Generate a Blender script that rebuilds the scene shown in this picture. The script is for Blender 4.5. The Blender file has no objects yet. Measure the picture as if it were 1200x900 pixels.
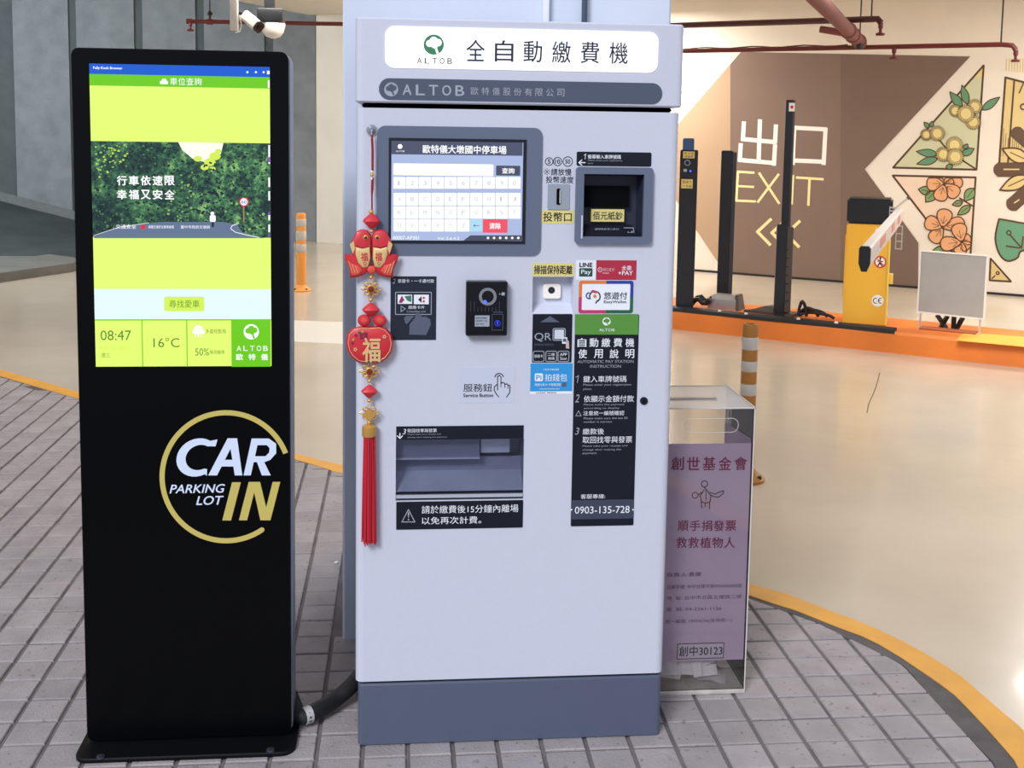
import bpy, bmesh, math, random
from mathutils import Vector, Matrix
random.seed(7)
C = bpy.context.scene
COL = C.collection
# ------------------------------------------------------------------ camera
YAW, PITCH, ROLL, FPX, CX, CY, EYE = .09247, .10109, .0149, 1314.64, 591.02, 283.12, 1.5148
def _axes():
    cp, sp = math.cos(PITCH), math.sin(PITCH)
    r = Vector((1, 0, 0)); f = Vector((0, cp, -sp)); u = Vector((0, sp, cp))
    cr, sr = math.cos(ROLL), math.sin(ROLL)
    r, u = cr * r + sr * u, -sr * r + cr * u
    R = Matrix.Rotation(-YAW, 3, 'Z')
    return R @ r, R @ u, R @ f
AR, AU, AF = _axes()
EYEP = Vector((0, 0, EYE))
cd = bpy.data.cameras.new('camera'); cam = bpy.data.objects.new('camera', cd); COL.objects.link(cam)
cd.sensor_width = 36; cd.lens = FPX / 1200 * 36
cd.shift_x = (600 - CX) / 1200; cd.shift_y = (CY - 450) / 1200
cd.clip_start = .05; cd.clip_end = 200
cam.matrix_world = Matrix(((AR.x, AU.x, -AF.x, 0), (AR.y, AU.y, -AF.y, 0), (AR.z, AU.z, -AF.z, EYE), (0, 0, 0, 1)))
C.camera = cam
# ------------------------------------------------------------------ light and exposure
C.view_settings.view_transform = 'Standard'; C.view_settings.look = 'None'
C.view_settings.exposure = 0.0; C.view_settings.gamma = 1.0; C.view_settings.use_curve_mapping = False
w = bpy.data.worlds.new('daylight'); C.world = w; w.use_nodes = True
w.node_tree.nodes['Background'].inputs[0].default_value = (.83, .88, 1.0, 1)
w.node_tree.nodes['Background'].inputs[1].default_value = 0.62
def lamp(name, kind, loc, aim, power, col, size=1, size_y=None, angle=None):
    l = bpy.data.lights.new(name, kind); o = bpy.data.objects.new(name, l); COL.objects.link(o)
    l.energy = power; l.color = col; o.location = loc
    o.rotation_euler = (Vector(aim) - Vector(loc)).to_track_quat('-Z', 'Y').to_euler()
    if kind == 'AREA':
        l.shape = 'RECTANGLE'; l.size = size; l.size_y = size_y or size
    if angle: l.angle = math.radians(angle)
    return o
lamp('sky_sun', 'SUN', (-3, -4, 6), (-.6, 0, 2.6), 2.6, (.93, .95, 1.0), angle=20)
for i, (x, y, p) in enumerate(((1.9, 11.5, 110), (5.5, 8.0, 62), (2.6, 6.6, 30), (-.8, 9, 38), (6.4, 7.0, 44))):
    lamp('ceiling_tube_lamp', 'AREA', (x, y, 2.78), (x, y, 0), p, (1, .95, .89), 1.3, .22)
lamp('ramp_wall_fill_lamp', 'AREA', (-5.5, 10.5, 3.2), (-4.0, 14.7, 1.0), 230, (.85, .93, 1.0), 3, 1.5)  # added area lamp to brighten the ramp and grooved wall; no source seen
lamp('entrance_daylight_lamp', 'AREA', (6.7, 8.9, 1.9), (2.7, 4.6, .6), 20, (.88, .94, 1.0), 1.3, 2.4)

# ------------------------------------------------------------------ materials
def lin(c):
    return tuple(((v / 255) / 12.92 if v <= 10 else ((v / 255 + .055) / 1.055) ** 2.4) for v in c)
_M = {}
def mat(name, rgb, rough=.5, metal=0., emit=0., noise=0., nscale=20., bump=0., bscale=60., coat=0., rnd=0., alpha=1., trans=0., spec=None, spots=0.):
    if name in _M: return _M[name]
    m = bpy.data.materials.new(name); m.use_nodes = True; _M[name] = m
    nt = m.node_tree; b = nt.nodes['Principled BSDF']; c = lin(rgb)
    b.inputs['Base Color'].default_value = (*c, 1)
    b.inputs['Roughness'].default_value = rough; b.inputs['Metallic'].default_value = metal
    if coat: b.inputs['Coat Weight'].default_value = coat; b.inputs['Coat Roughness'].default_value = .08
    if alpha < 1: b.inputs['Alpha'].default_value = alpha
    if trans: b.inputs['Transmission Weight'].default_value = trans
    if spec is not None: b.inputs['Specular IOR Level'].default_value = spec
    if emit:
        b.inputs['Emission Color'].default_value = (*c, 1); b.inputs['Emission Strength'].default_value = emit
        b.inputs['Base Color'].default_value = (0, 0, 0, 1)
    tc = nt.nodes.new('ShaderNodeTexCoord')
    csrc = tc.outputs['Object']
    if rnd:
        oi = nt.nodes.new('ShaderNodeObjectInfo'); va = nt.nodes.new('ShaderNodeVectorMath'); va.operation = 'MULTIPLY_ADD'; va.inputs[1].default_value = (3.7, 3.7, 3.7)
        nt.links.new(oi.outputs['Location'], va.inputs[0]); nt.links.new(tc.outputs['Object'], va.inputs[2]); csrc = va.outputs[0]
    def nz(scale, detail=4):
        n = nt.nodes.new('ShaderNodeTexNoise'); n.inputs['Scale'].default_value = scale; n.inputs['Detail'].default_value = detail
        nt.links.new(csrc, n.inputs['Vector']); return n
    src = None
    if noise:
        n = nz(nscale)
        mr = nt.nodes.new('ShaderNodeMapRange'); mr.inputs['From Min'].default_value = .3; mr.inputs['From Max'].default_value = .7
        mr.inputs['To Min'].default_value = 1 - noise; mr.inputs['To Max'].default_value = 1 + noise
        nt.links.new(n.outputs['Fac'], mr.inputs['Value']); src = mr.outputs[0]
    if rnd:
        oi = nt.nodes.new('ShaderNodeObjectInfo')
        mr = nt.nodes.new('ShaderNodeMapRange'); mr.inputs['To Min'].default_value = 1 - rnd; mr.inputs['To Max'].default_value = 1 + rnd
        nt.links.new(oi.outputs['Random'], mr.inputs['Value'])
        if src:
            mu = nt.nodes.new('ShaderNodeMath'); mu.operation = 'MULTIPLY'; nt.links.new(src, mu.inputs[0]); nt.links.new(mr.outputs[0], mu.inputs[1]); src = mu.outputs[0]
        else: src = mr.outputs[0]
    if spots:
        n = nz(55, 2)
        mr = nt.nodes.new('ShaderNodeMapRange'); mr.inputs['From Min'].default_value = .27; mr.inputs['From Max'].default_value = .36
        mr.inputs['To Min'].default_value = 1 - spots; mr.inputs['To Max'].default_value = 1
        nt.links.new(n.outputs['Fac'], mr.inputs['Value'])
        mu = nt.nodes.new('ShaderNodeMath'); mu.operation = 'MULTIPLY'
        if src: nt.links.new(src, mu.inputs[0])
        else: mu.inputs[0].default_value = 1
        nt.links.new(mr.outputs[0], mu.inputs[1]); src = mu.outputs[0]
    if src:
        vm = nt.nodes.new('ShaderNodeVectorMath'); vm.operation = 'SCALE'; vm.inputs[0].default_value = c
        nt.links.new(src, vm.inputs['Scale'])
        nt.links.new(vm.outputs[0], b.inputs['Emission Color' if emit else 'Base Color'])
    if bump:
        n = nz(bscale, 3); bp = nt.nodes.new('ShaderNodeBump'); bp.inputs['Strength'].default_value = bump; bp.inputs['Distance'].default_value = .01
        nt.links.new(n.outputs['Fac'], bp.inputs['Height']); nt.links.new(bp.outputs[0], b.inputs['Normal'])
    return m
def foliage_screen():
    m = bpy.data.materials.new('screen_foliage'); m.use_nodes = True; nt = m.node_tree
    b = nt.nodes['Principled BSDF']; b.inputs['Base Color'].default_value = (0, 0, 0, 1); b.inputs['Roughness'].default_value = .1
    tc = nt.nodes.new('ShaderNodeTexCoord'); n = nt.nodes.new('ShaderNodeTexNoise'); n.inputs['Scale'].default_value = 55; n.inputs['Detail'].default_value = 8; n.inputs['Roughness'].default_value = .75
    n2 = nt.nodes.new('ShaderNodeTexNoise'); n2.inputs['Scale'].default_value = 13; n2.inputs['Detail'].default_value = 2
    ad = nt.nodes.new('ShaderNodeMath'); ad.operation = 'MULTIPLY_ADD'; ad.inputs[1].default_value = .55
    cr = nt.nodes.new('ShaderNodeValToRGB')
    nt.links.new(tc.outputs['Object'], n.inputs['Vector']); nt.links.new(tc.outputs['Object'], n2.inputs['Vector'])
    nt.links.new(n2.outputs['Fac'], ad.inputs[0]); nt.links.new(n.outputs['Fac'], ad.inputs[2]); nt.links.new(ad.outputs[0], cr.inputs['Fac'])
    el = cr.color_ramp.elements
    el[0].position = .6; el[0].color = (*lin((12, 30, 34)), 1); el[1].position = 1.0; el[1].color = (*lin((150, 205, 120)), 1)
    e = el.new(.74); e.color = (*lin((30, 66, 60)), 1)
    e = el.new(.86); e.color = (*lin((66, 118, 80)), 1)
    nt.links.new(cr.outputs[0], b.inputs['Emission Color']); b.inputs['Emission Strength'].default_value = 1
    _M['screen_foliage'] = m; return m

# ------------------------------------------------------------------ projecting photo points onto real planes
def ray(px, py): return AF + AR * ((px - CX) / FPX) - AU * ((py - CY) / FPX)
def onp(px, py, n, c):
    d = ray(px, py); return EYEP + d * ((c - n.dot(EYEP)) / n.dot(d))
def gnd(px, py, z=0.): return onp(px, py, Vector((0, 0, 1)), z)
def aty(px, py, y): return onp(px, py, Vector((0, 1, 0)), y)
def pixel(p):
    q = Vector(p) - EYEP; z = q.dot(AF); return CX + FPX * q.dot(AR) / z, CY - FPX * q.dot(AU) / z
class Face:
    """a vertical plane: u runs to the right, v up, n towards the viewer"""
    def __init__(s, p, n):
        s.n = Vector(n).normalized(); s.c = s.n.dot(Vector(p)); s.v = Vector((0, 0, 1)); s.u = s.v.cross(s.n)
    def uv(s, px, py):
        q = onp(px, py, s.n, s.c); return q.dot(s.u), q.dot(s.v)
    def pt(s, u, v, d=0.): return s.u * u + s.v * v + s.n * (s.c + d)
    def box(s, x0, y0, x1, y1):
        xm, ym = (x0 + x1) / 2, (y0 + y1) / 2
        return s.uv(x0, ym)[0], s.uv(xm, y1)[1], s.uv(x1, ym)[0], s.uv(xm, y0)[1]

# ------------------------------------------------------------------ mesh building
class B:
    def __init__(s): s.v = []; s.f = []; s.m = []; s.mats = []; s.uvs = None
    def mi(s, m):
        if m not in s.mats: s.mats.append(m)
        return s.mats.index(m)
    def add(s, vs, fs, m):
        k = len(s.v); i = s.mi(m); s.v += [tuple(x) for x in vs]
        for f in fs: s.f.append([a + k for a in f]); s.m.append(i)
        return s
    def bm(s, bm, m, M=None):
        bm.verts.index_update()
        s.add([(M @ x.co if M else x.co) for x in bm.verts], [[x.index for x in f.verts] for f in bm.faces], m); bm.free(); return s
    def box(s, a, b, m, bev=0., seg=2, M=None):
        bm = bmesh.new(); bmesh.ops.create_cube(bm, size=1)
        for x in bm.verts: x.co = Vector([(a[i] + b[i]) / 2 + x.co[i] * (b[i] - a[i]) for i in range(3)])
        if bev: bmesh.ops.bevel(bm, geom=bm.edges[:], offset=bev, segments=seg, affect='EDGES', profile=.5)
        return s.bm(bm, m, M)
    def prism(s, pts, F, d0, d1, m):
        """polygon (u,v) on face F extruded from depth d0 to d1 (towards viewer)"""
        n = len(pts); vs = [F.pt(u, v, d1) for u, v in pts] + [F.pt(u, v, d0) for u, v in pts]
        fs = [list(range(n)), list(range(2 * n - 1, n - 1, -1))] + [[i, i + n, (i + 1) % n + n, (i + 1) % n] for i in range(n)]
        return s.add(vs, fs, m)
    def slab(s, pts, z0, z1, m):
        n = len(pts); vs = [(p[0], p[1], z1) for p in pts] + [(p[0], p[1], z0) for p in pts]
        fs = [list(range(n)), list(range(2 * n - 1, n - 1, -1))] + [[i, i + n, (i + 1) % n + n, (i + 1) % n] for i in range(n)]
        return s.add(vs, fs, m)
    def tube(s, path, r, m, seg=10, cap=True):
        P = [Vector(p) for p in path]; R = r if isinstance(r, (list, tuple)) else [r] * len(P); k = len(s.v); vs = []; fs = []
        up = None
        for i, p in enumerate(P):
            t = (P[min(i + 1, len(P) - 1)] - P[max(i - 1, 0)]).normalized()
            if up is None: up = t.orthogonal().normalized()
            up = (up - t * up.dot(t)).normalized(); w_ = t.cross(up)
            for j in range(seg):
                a = 2 * math.pi * j / seg; vs.append(p + (up * math.cos(a) + w_ * math.sin(a)) * R[i])
        for i in range(len(P) - 1):
            for j in range(seg): fs.append([i * seg + j, i * seg + (j + 1) % seg, (i + 1) * seg + (j + 1) % seg, (i + 1) * seg + j])
        if cap: fs.append(list(range(seg))[::-1]); fs.append([(len(P) - 1) * seg + j for j in range(seg)])
        return s.add(vs, fs, m)
    def lathe(s, c, prof, m, seg=24, axis=None):
        """prof: (radius, height) pairs about the axis through c"""
        ax = Vector(axis or (0, 0, 1)).normalized(); e = ax.orthogonal().normalized(); g = ax.cross(e); c = Vector(c); vs = []; fs = []
        for r, h in prof:
            for j in range(seg):
                a = 2 * math.pi * j / seg; vs.append(c + ax * h + (e * math.cos(a) + g * math.sin(a)) * max(r, 1e-5))
        for i in range(len(prof) - 1):
            for j in range(seg): fs.append([i * seg + j, i * seg + (j + 1) % seg, (i + 1) * seg + (j + 1) % seg, (i + 1) * seg + j])
        fs.append(list(range(seg))[::-1]); fs.append([(len(prof) - 1) * seg + j for j in range(seg)])
        return s.add(vs, fs, m)
    def ball(s, c, r, m, seg=16, rings=10, M=None):
        bm = bmesh.new(); bmesh.ops.create_uvsphere(bm, u_segments=seg, v_segments=rings, radius=1)
        rr = r if isinstance(r, (list, tuple)) else (r, r, r)
        T = Matrix.Translation(c) @ (M.to_4x4() if M else Matrix.Identity(4)) @ Matrix.Diagonal((*rr, 1))
        return s.bm(bm, m, T)
    def loft(s, rings, m, cap=True):
        n = len(rings[0]); vs = [p for r in rings for p in r]; fs = []
        for i in range(len(rings) - 1):
            for j in range(n): fs.append([i * n + j, i * n + (j + 1) % n, (i + 1) * n + (j + 1) % n, (i + 1) * n + j])
        if cap: fs.append(list(range(n))[::-1]); fs.append([(len(rings) - 1) * n + j for j in range(n)])
        return s.add(vs, fs, m)
ORG = {}
def props(o, label=None, cat=None, group=None, kind=None):
    if label: o['label'] = label
    if cat: o['category'] = cat
    if group: o['group'] = group
    if kind: o['kind'] = kind
    return o
def root(name, loc, label=None, cat=None, group=None, kind=None):
    o = bpy.data.objects.new(name, None); COL.objects.link(o); o.location = loc; o.empty_display_size = .1
    ORG[o.name] = Vector(loc); return props(o, label, cat, group, kind)
def O(name, b, parent=None, label=None, cat=None, group=None, kind=None, smooth=True, recalc=True, origin=None):
    vs = [Vector(v) for v in b.v]
    if parent is not None: org = ORG[parent.name]
    elif origin is not None: org = Vector(origin)
    else:
        lo = [min(v[i] for v in vs) for i in range(3)]; hi = [max(v[i] for v in vs) for i in range(3)]
        org = Vector(((lo[0] + hi[0]) / 2, (lo[1] + hi[1]) / 2, lo[2]))
    me = bpy.data.meshes.new(name); me.from_pydata([v - org for v in vs], [], b.f)
    for m in b.mats: me.materials.append(m)
    me.polygons.foreach_set('material_index', b.m)
    if recalc:
        bm = bmesh.new(); bm.from_mesh(me); bmesh.ops.recalc_face_normals(bm, faces=bm.faces[:]); bm.to_mesh(me); bm.free()
    if smooth:
        me.polygons.foreach_set('use_smooth', [True] * len(me.polygons)); me.set_sharp_from_angle(angle=math.radians(35))
    me.update()
    o = bpy.data.objects.new(name, me); COL.objects.link(o)
    if parent is not None: o.parent = parent
    else: o.location = org
    ORG[o.name] = org
    return props(o, label, cat, group, kind)
def rrect(u0, v0, u1, v1, r=0., seg=5):
    if r <= 0: return [(u0, v0), (u1, v0), (u1, v1), (u0, v1)]
    out = []
    for cx, cy, a0 in ((u1 - r, v0 + r, -90), (u1 - r, v1 - r, 0), (u0 + r, v1 - r, 90), (u0 + r, v0 + r, 180)):
        for i in range(seg + 1):
            a = math.radians(a0 + 90 * i / seg); out.append((cx + r * math.cos(a), cy + r * math.sin(a)))
    return out
_T = {}
def text_mesh(s, bold, shear):
    k = (s, shear)
    if k not in _T:
        c = bpy.data.curves.new('lettering', 'FONT'); c.body = s; c.resolution_u = 3; c.shear = shear
        o = bpy.data.objects.new('lettering', c); me = o.to_mesh()
        v = [(p.co.x, p.co.y) for p in me.vertices]; f = [list(p.vertices) for p in me.polygons]
        o.to_mesh_clear(); bpy.data.objects.remove(o); bpy.data.curves.remove(c)
        x0 = min(p[0] for p in v); x1 = max(p[0] for p in v); y0 = min(p[1] for p in v); y1 = max(p[1] for p in v)
        _T[k] = ([((p[0] - x0) / (x1 - x0), (p[1] - y0) / max(y1 - y0, 1e-6)) for p in v], f)
    return _T[k]
EPS = .0004
class Print(B):
    """flat print lying on face F; layer sets which ink lies on which"""
    def __init__(s, F, d=0., eps=EPS): super().__init__(); s.F = F; s.d = d; s.e = eps; s.k = 0; s.lw = 1.55 if eps > .001 and d == 0 else 1.
    def raw(s, uvs, m, layer=1, faces=None):
        F = s.F; s.k += 1; s.add([F.pt(u, v, s.d + layer * s.e + (s.k % 12) * s.e * .03) for u, v in uvs], faces or [list(range(len(uvs)))], m); return s
    def rect(s, x0, y0, x1, y1, m, layer=1, r=0.):
        a = s.F.box(x0, y0, x1, y1); k = (a[2] - a[0]) / (x1 - x0); return s.raw(rrect(*a, r * k), m, layer)
    def poly(s, pts, m, layer=1): return s.raw([s.F.uv(*p) for p in pts], m, layer)
    def frame(s, x0, y0, x1, y1, t, m, layer=1, r=0.):
        a = s.F.box(x0, y0, x1, y1); k = (a[2] - a[0]) / (x1 - x0); t *= k; r *= k
        o = rrect(*a, r); i = rrect(a[0] + t, a[1] + t, a[2] - t, a[3] - t, max(r - t, r * .3) if r else 0)
        n = len(o); return s.raw(o + i, m, layer, [[j, (j + 1) % n, (j + 1) % n + n, j + n] for j in range(n)])
    def disc(s, x, y, r, m, layer=1, n=24, ry=None):
        return s.poly([(x + r * math.cos(2 * math.pi * i / n), y + (ry or r) * math.sin(2 * math.pi * i / n)) for i in range(n)], m, layer)
    def ring(s, x, y, r, t, m, layer=1, n=28, a0=0, a1=360):
        t *= s.lw; full = a1 - a0 >= 360; k = n if full else n + 1
        ang = [math.radians(a0 + (a1 - a0) * i / n) for i in range(k)]
        o = [s.F.uv(x + r * math.cos(a), y - r * math.sin(a)) for a in ang] + [s.F.uv(x + (r - t) * math.cos(a), y - (r - t) * math.sin(a)) for a in ang]
        return s.raw(o, m, layer, [[j, (j + 1) % k, (j + 1) % k + k, j + k] for j in range(k if full else k - 1)])
    def line(s, pts, t, m, layer=1, close=False):
        P = [Vector(p) for p in pts] + ([Vector(pts[0])] if close else [])
        for a, b in zip(P[:-1], P[1:]):
            d = (b - a)
            if d.length < 1e-6: continue
            d = d.normalized(); q = Vector((-d.y, d.x)) * t * s.lw / 2; e = d * t * .35
            s.poly([a - e + q, a - e - q, b + e - q, b + e + q], m, layer)
        return s
    def text(s, body, x0, y0, x1, y1, m, layer=2, bold=0., shear=0.):
        v, f = text_mesh(body, bold, shear); a = s.F.box(x0, y0, x1, y1); h = (a[3] - a[1]) * bold * 2
        for dx, dy in (((0, 0),) if bold <= 0 else ((-.5, 0), (.5, 0), (0, .4), (0, -.4))):
            s.raw([(a[0] + dx * h + p[0] * (a[2] - a[0]), a[1] + dy * h + p[1] * (a[3] - a[1])) for p in v], m, layer, f)
        return s
    def spread(s, body, x0, y0, x1, y1, fill, m, layer=2, bold=0., slope=0.):
        """letters set apart: each takes the share fill of its pitch"""
        n = len(body); w = (x1 - x0) / (n - 1 + fill)
        for i, ch in enumerate(body):
            dy = slope * (i * w - (x1 - x0) / 2)
            wd = w * fill * (.55 if ch in 'I1' else 1); s.text(ch, x0 + i * w, y0 + dy, x0 + i * w + wd, y1 + dy, m, layer, bold)
        return s
    def warp_text(s, body, x0, y0, x1, y1, m, layer=2, bold=0., slope=0.):
        v, f = text_mesh(body, bold, 0.)
        return s.raw([s.F.uv(x0 + p[0] * (x1 - x0), y1 - p[1] * (y1 - y0) + slope * (x1 - x0) * (p[0] - .5)) for p in v], m, layer, f)
def inks(*a): pass
white = mat('ink_white', (235, 238, 245), .5); black = mat('ink_black', (18, 20, 34), .45); navy = mat('ink_navy', (30, 36, 66), .4)
silver = mat('ink_silver', (170, 178, 190), .4, .3)

# ================================================================== SETTING
epoxy = mat('epoxy_floor', (198, 185, 166), .25, noise=.08, nscale=1.3, bump=.2, bscale=7, coat=.22)
grout = mat('paving_grout', (112, 106, 106), .9, noise=.2, nscale=14)
tilem = mat('paving_tile', (157, 150, 151), .75, noise=.12, nscale=9, bump=.3, bscale=160, rnd=.08, spots=.4)
asphalt = mat('kerb_mortar', (88, 84, 84), .85, noise=.2, nscale=18, bump=.3)
yellowp = mat('line_paint_ochre', (222, 160, 62), .55, noise=.08, nscale=9)
fl = B(); fl.slab([(-14, -2), (12, -2), (12, 16.5), (-14, 16.5)], -.2, -.012, epoxy)
floor = O('floor', B().slab([(-14, -3), (12, -3), (12, 16.5), (-14, 16.5)], -.25, -.006, grout), kind='structure')
def G(px, py): q = gnd(px, py); return (q.x, q.y)
outer = [G(0, 433), G(90, 458.7), G(345, 531), G(399, 544.5), (.35, 4.48), (.8, 4.05)] + [G(*p) for p in ((877, 683.4), (916.7, 694), (959, 711), (1001.6, 726.5), (1052.6, 749), (1100.8, 776), (1132, 797.3), (1160, 822.8), (1200, 856.8))] + [(1.56, 2.3), (1.5, 1.9), (1.35, 1.4), (1.2, .9)]
inner = [G(0, 440.7), G(90, 466.7), G(345, 538), G(399, 554), (.33, 4.36), (.76, 3.95)] + [G(*p) for p in ((877, 697.6), (928, 713.7), (981.8, 735), (1018.6, 749), (1058, 771.8), (1086.6, 791.6), (1115, 811.5), (1143, 839.8), (1171.6, 871), (1194, 899.3))] + [(1.44, 2.3), (1.39, 1.9), (1.24, 1.4), (1.1, .9)]
dark = [G(0, 444.3), G(90, 471), G(345, 543), G(399, 559.5), (.32, 4.3), (.74, 3.9)] + [G(*p) for p in ((877, 702.4), (930.8, 719.4), (964.8, 732), (984.6, 743.5), (1030, 766), (1058.3, 778.9), (1086.6, 811.5), (1109.3, 835.6), (1134.8, 863.9), (1168.8, 899.9))] + [(1.37, 2.3), (1.3, 1.9), (1.17, 1.4), (1.03, .9)]
def ext(L, k=2.2):
    a, b = Vector(L[0]), Vector(L[1]); d = (a - b).normalized() * k; return [tuple(a + d)] + L
outer, inner, dark = ext(outer), ext(inner), ext(dark)
def smooth2(L, n=5):
    out = []
    for i in range(len(L) - 1):
        p0, p1, p2, p3 = (Vector(L[max(i - 1, 0)]), Vector(L[i]), Vector(L[i + 1]), Vector(L[min(i + 2, len(L) - 1)]))
        for k in range(n):
            t = k / n; out.append(tuple(.5 * (2 * p1 + (p2 - p0) * t + (2 * p0 - 5 * p1 + 4 * p2 - p3) * t * t + (3 * p1 - p0 - 3 * p2 + p3) * t ** 3)))
    return out + [tuple(L[-1])]
outer, inner, dark = smooth2(outer), smooth2(inner), smooth2(dark)
def resample(L, n):
    d = [0]
    for a, b in zip(L[:-1], L[1:]): d.append(d[-1] + (Vector(b) - Vector(a)).length)
    out = []; j = 0
    for i in range(n):
        t = d[-1] * i / (n - 1)
        while j < len(L) - 2 and d[j + 1] < t: j += 1
        k = (t - d[j]) / max(d[j + 1] - d[j], 1e-9); out.append(tuple(Vector(L[j]).lerp(Vector(L[j + 1]), min(max(k, 0), 1))))
    return out
def nearest_pair(A, Bp):
    out = []
    for a in A:
        out.append(min(Bp, key=lambda b: (Vector(a) - Vector(b)).length))
    return out
def ribbon(A, Bq, z0, z1, m):
    b = B(); n = len(A)
    vs = [(x, y, z1) for x, y in A] + [(x, y, z1) for x, y in Bq] + [(x, y, z0) for x, y in A] + [(x, y, z0) for x, y in Bq]
    fs = []
    for i in range(n - 1):
        fs += [[i, i + 1, n + i + 1, n + i], [2 * n + i, 2 * n + i + 1, i + 1, i], [n + i, n + i + 1, 3 * n + i + 1, 3 * n + i]]
    return b.add(vs, fs, m)
N = 120
oA = resample(outer, N); iB = nearest_pair(oA, resample(inner, 900)); dB = nearest_pair(oA, resample(dark, 900))
# epoxy surface: everything beyond the ochre line
far = []
for (x, y) in oA:
    d = Vector((x + .2, y - 2.2)); d = d.normalized() * 30 if d.length else Vector((30, 0)); far.append((x + d.x, y + d.y))
O('epoxy_surface', ribbon(oA, [(max(-14, min(12, x)), max(-3, min(16.5, y))) for x, y in far], -.004, 0, epoxy), floor, smooth=False)
O('yellow_line', ribbon(oA, iB, -.005, .0012, yellowp), floor, label='ochre painted line round the paving edge', smooth=False)
O('kerb_strip', ribbon(iB, dB, -.005, -.001, asphalt), floor, label='dark mortar strip inside the ochre line', smooth=False)
# white lane stripe far left, floor crack
wl = B(); wl.slab([gnd(250, 372)[:2], gnd(470, 380)[:2], gnd(470, 406)[:2], gnd(250, 396)[:2]], 0, .001, mat('lane_white', (226, 222, 212), .4))
O('lane_line', wl, floor, smooth=False)
cr = B(); pts = [(1031, 437), (1027, 452), (1024, 460), (1018, 473), (1016, 484)]
for (a, b_) in zip(pts[:-1], pts[1:]):
    cr.slab([G(a[0] - .7, a[1]), G(a[0] + .7, a[1]), G(b_[0] + .7, b_[1]), G(b_[0] - .7, b_[1])], 0, .0006, mat('crack', (120, 100, 80), .9))
O('floor_crack', cr, floor, smooth=False)
# paving tiles, clipped against the strip
def hull(P):
    P = sorted(set((round(a, 5), round(b, 5)) for a, b in P))
    def half(Q):
        h = []
        for p in Q:
            while len(h) > 1 and (h[-1][0] - h[-2][0]) * (p[1] - h[-2][1]) - (h[-1][1] - h[-2][1]) * (p[0] - h[-2][0]) <= 0: h.pop()
            h.append(p)
        return h[:-1]
    return half(P) + half(P[::-1])
paved = hull(dark + [(-5.5, .9)])
def clip(poly, H, inset=.004):
    for a, b in zip(H, H[1:] + H[:1]):
        ex, ey = b[0] - a[0], b[1] - a[1]; L = math.hypot(ex, ey) or 1
        side = lambda p: (ex * (p[1] - a[1]) - ey * (p[0] - a[0])) / L - inset
        out = []
        for p, q in zip(poly, poly[1:] + poly[:1]):
            sp, sq = side(p), side(q)
            if sp >= 0: out.append(p)
            if (sp >= 0) != (sq >= 0):
                t = sp / (sp - sq); out.append((p[0] + (q[0] - p[0]) * t, p[1] + (q[1] - p[1]) * t))
        poly = out
        if not poly: return []
    return poly
def tile_geo(poly, c, z):
    n = len(poly); g = [Vector(p) for p in poly]; cen = sum(g, Vector((0, 0))) / n
    def ins(p, k): d = cen - p; return p + d * min(k / max(d.length, 1e-6), .5)
    vs = [(p.x - c[0], p.y - c[1], -.0055) for p in g] + [(p.x - c[0], p.y - c[1], z - .0025) for p in g] + [(ins(p, .0035).x - c[0], ins(p, .0035).y - c[1], z) for p in g]
    fs = [[i + k * n, (i + 1) % n + k * n, (i + 1) % n + (k + 1) * n, i + (k + 1) * n] for k in (0, 1) for i in range(n)] + [[2 * n + i for i in range(n)]]
    return vs, fs
T = .11; GX, GY = .9041, 3.3525; cells = []
PIL = (-.167, .772, 3.22, 3.9)
for i in range(-46, 8):
    for j in range(-48, 22):
        x0, y1 = GX + i * T, GY - j * T
        p = clip([(x0 + .0055, y1 - T + .0042), (x0 + T - .0055, y1 - T + .0042), (x0 + T - .0055, y1 - .0042), (x0 + .0055, y1 - .0042)], paved)
        if len(p) < 3: continue
        a = abs(sum(p[k][0] * p[(k + 1) % len(p)][1] - p[(k + 1) % len(p)][0] * p[k][1] for k in range(len(p)))) / 2
        if a < 4e-4: continue
        c = (x0 + T / 2, y1 - T / 2)
        if PIL[0] - .0 < c[0] < PIL[1] and PIL[2] < c[1] < PIL[3]: continue
        if c[1] < .1: vis = 0; px = (0, 0)
        else:
            px = pixel((c[0], c[1], 0)); X, Yp = px
            hid = (418 < X < 776 and Yp < 870) or (104 < X < 341 and Yp < 885) or (401 < X < 780 and Yp < 748)
            vis = 0 if hid or not (-25 < X < 1225 and 300 < Yp < 925) else a / (c[1] ** 3)
        cells.append((vis, p, c, a))
cells.sort(key=lambda q: -q[0])
full = bpy.data.meshes.new('paving_tile')
h = [(-T / 2 + .0055, -T / 2 + .0042), (T / 2 - .0055, -T / 2 + .0042), (T / 2 - .0055, T / 2 - .0042), (-T / 2 + .0055, T / 2 - .0042)]
vs, fs = tile_geo(h, (0, 0), 0.); full.from_pydata(vs, [], fs); full.materials.append(tilem)
fulla = (T - .011) * (T - .0084); rest = B()
for k, (vis, p, c, a) in enumerate(cells):
    z = random.uniform(-.0012, .0006)
    if k < 300 and vis > 0:
        if a > fulla * .999: me = full
        else:
            me = bpy.data.meshes.new('paving_tile'); vs, fs = tile_geo(p, c, 0.); me.from_pydata(vs, [], fs); me.materials.append(tilem)
        o = bpy.data.objects.new('paving_tile', me); COL.objects.link(o); o.parent = floor
        o.location = Vector((c[0], c[1], z)) - ORG['floor']
    else:
        vs, fs = tile_geo(p, (0, 0), z); rest.add(vs, fs, tilem)
O('paving_tiles', rest, floor, kind='stuff', smooth=False)

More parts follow.
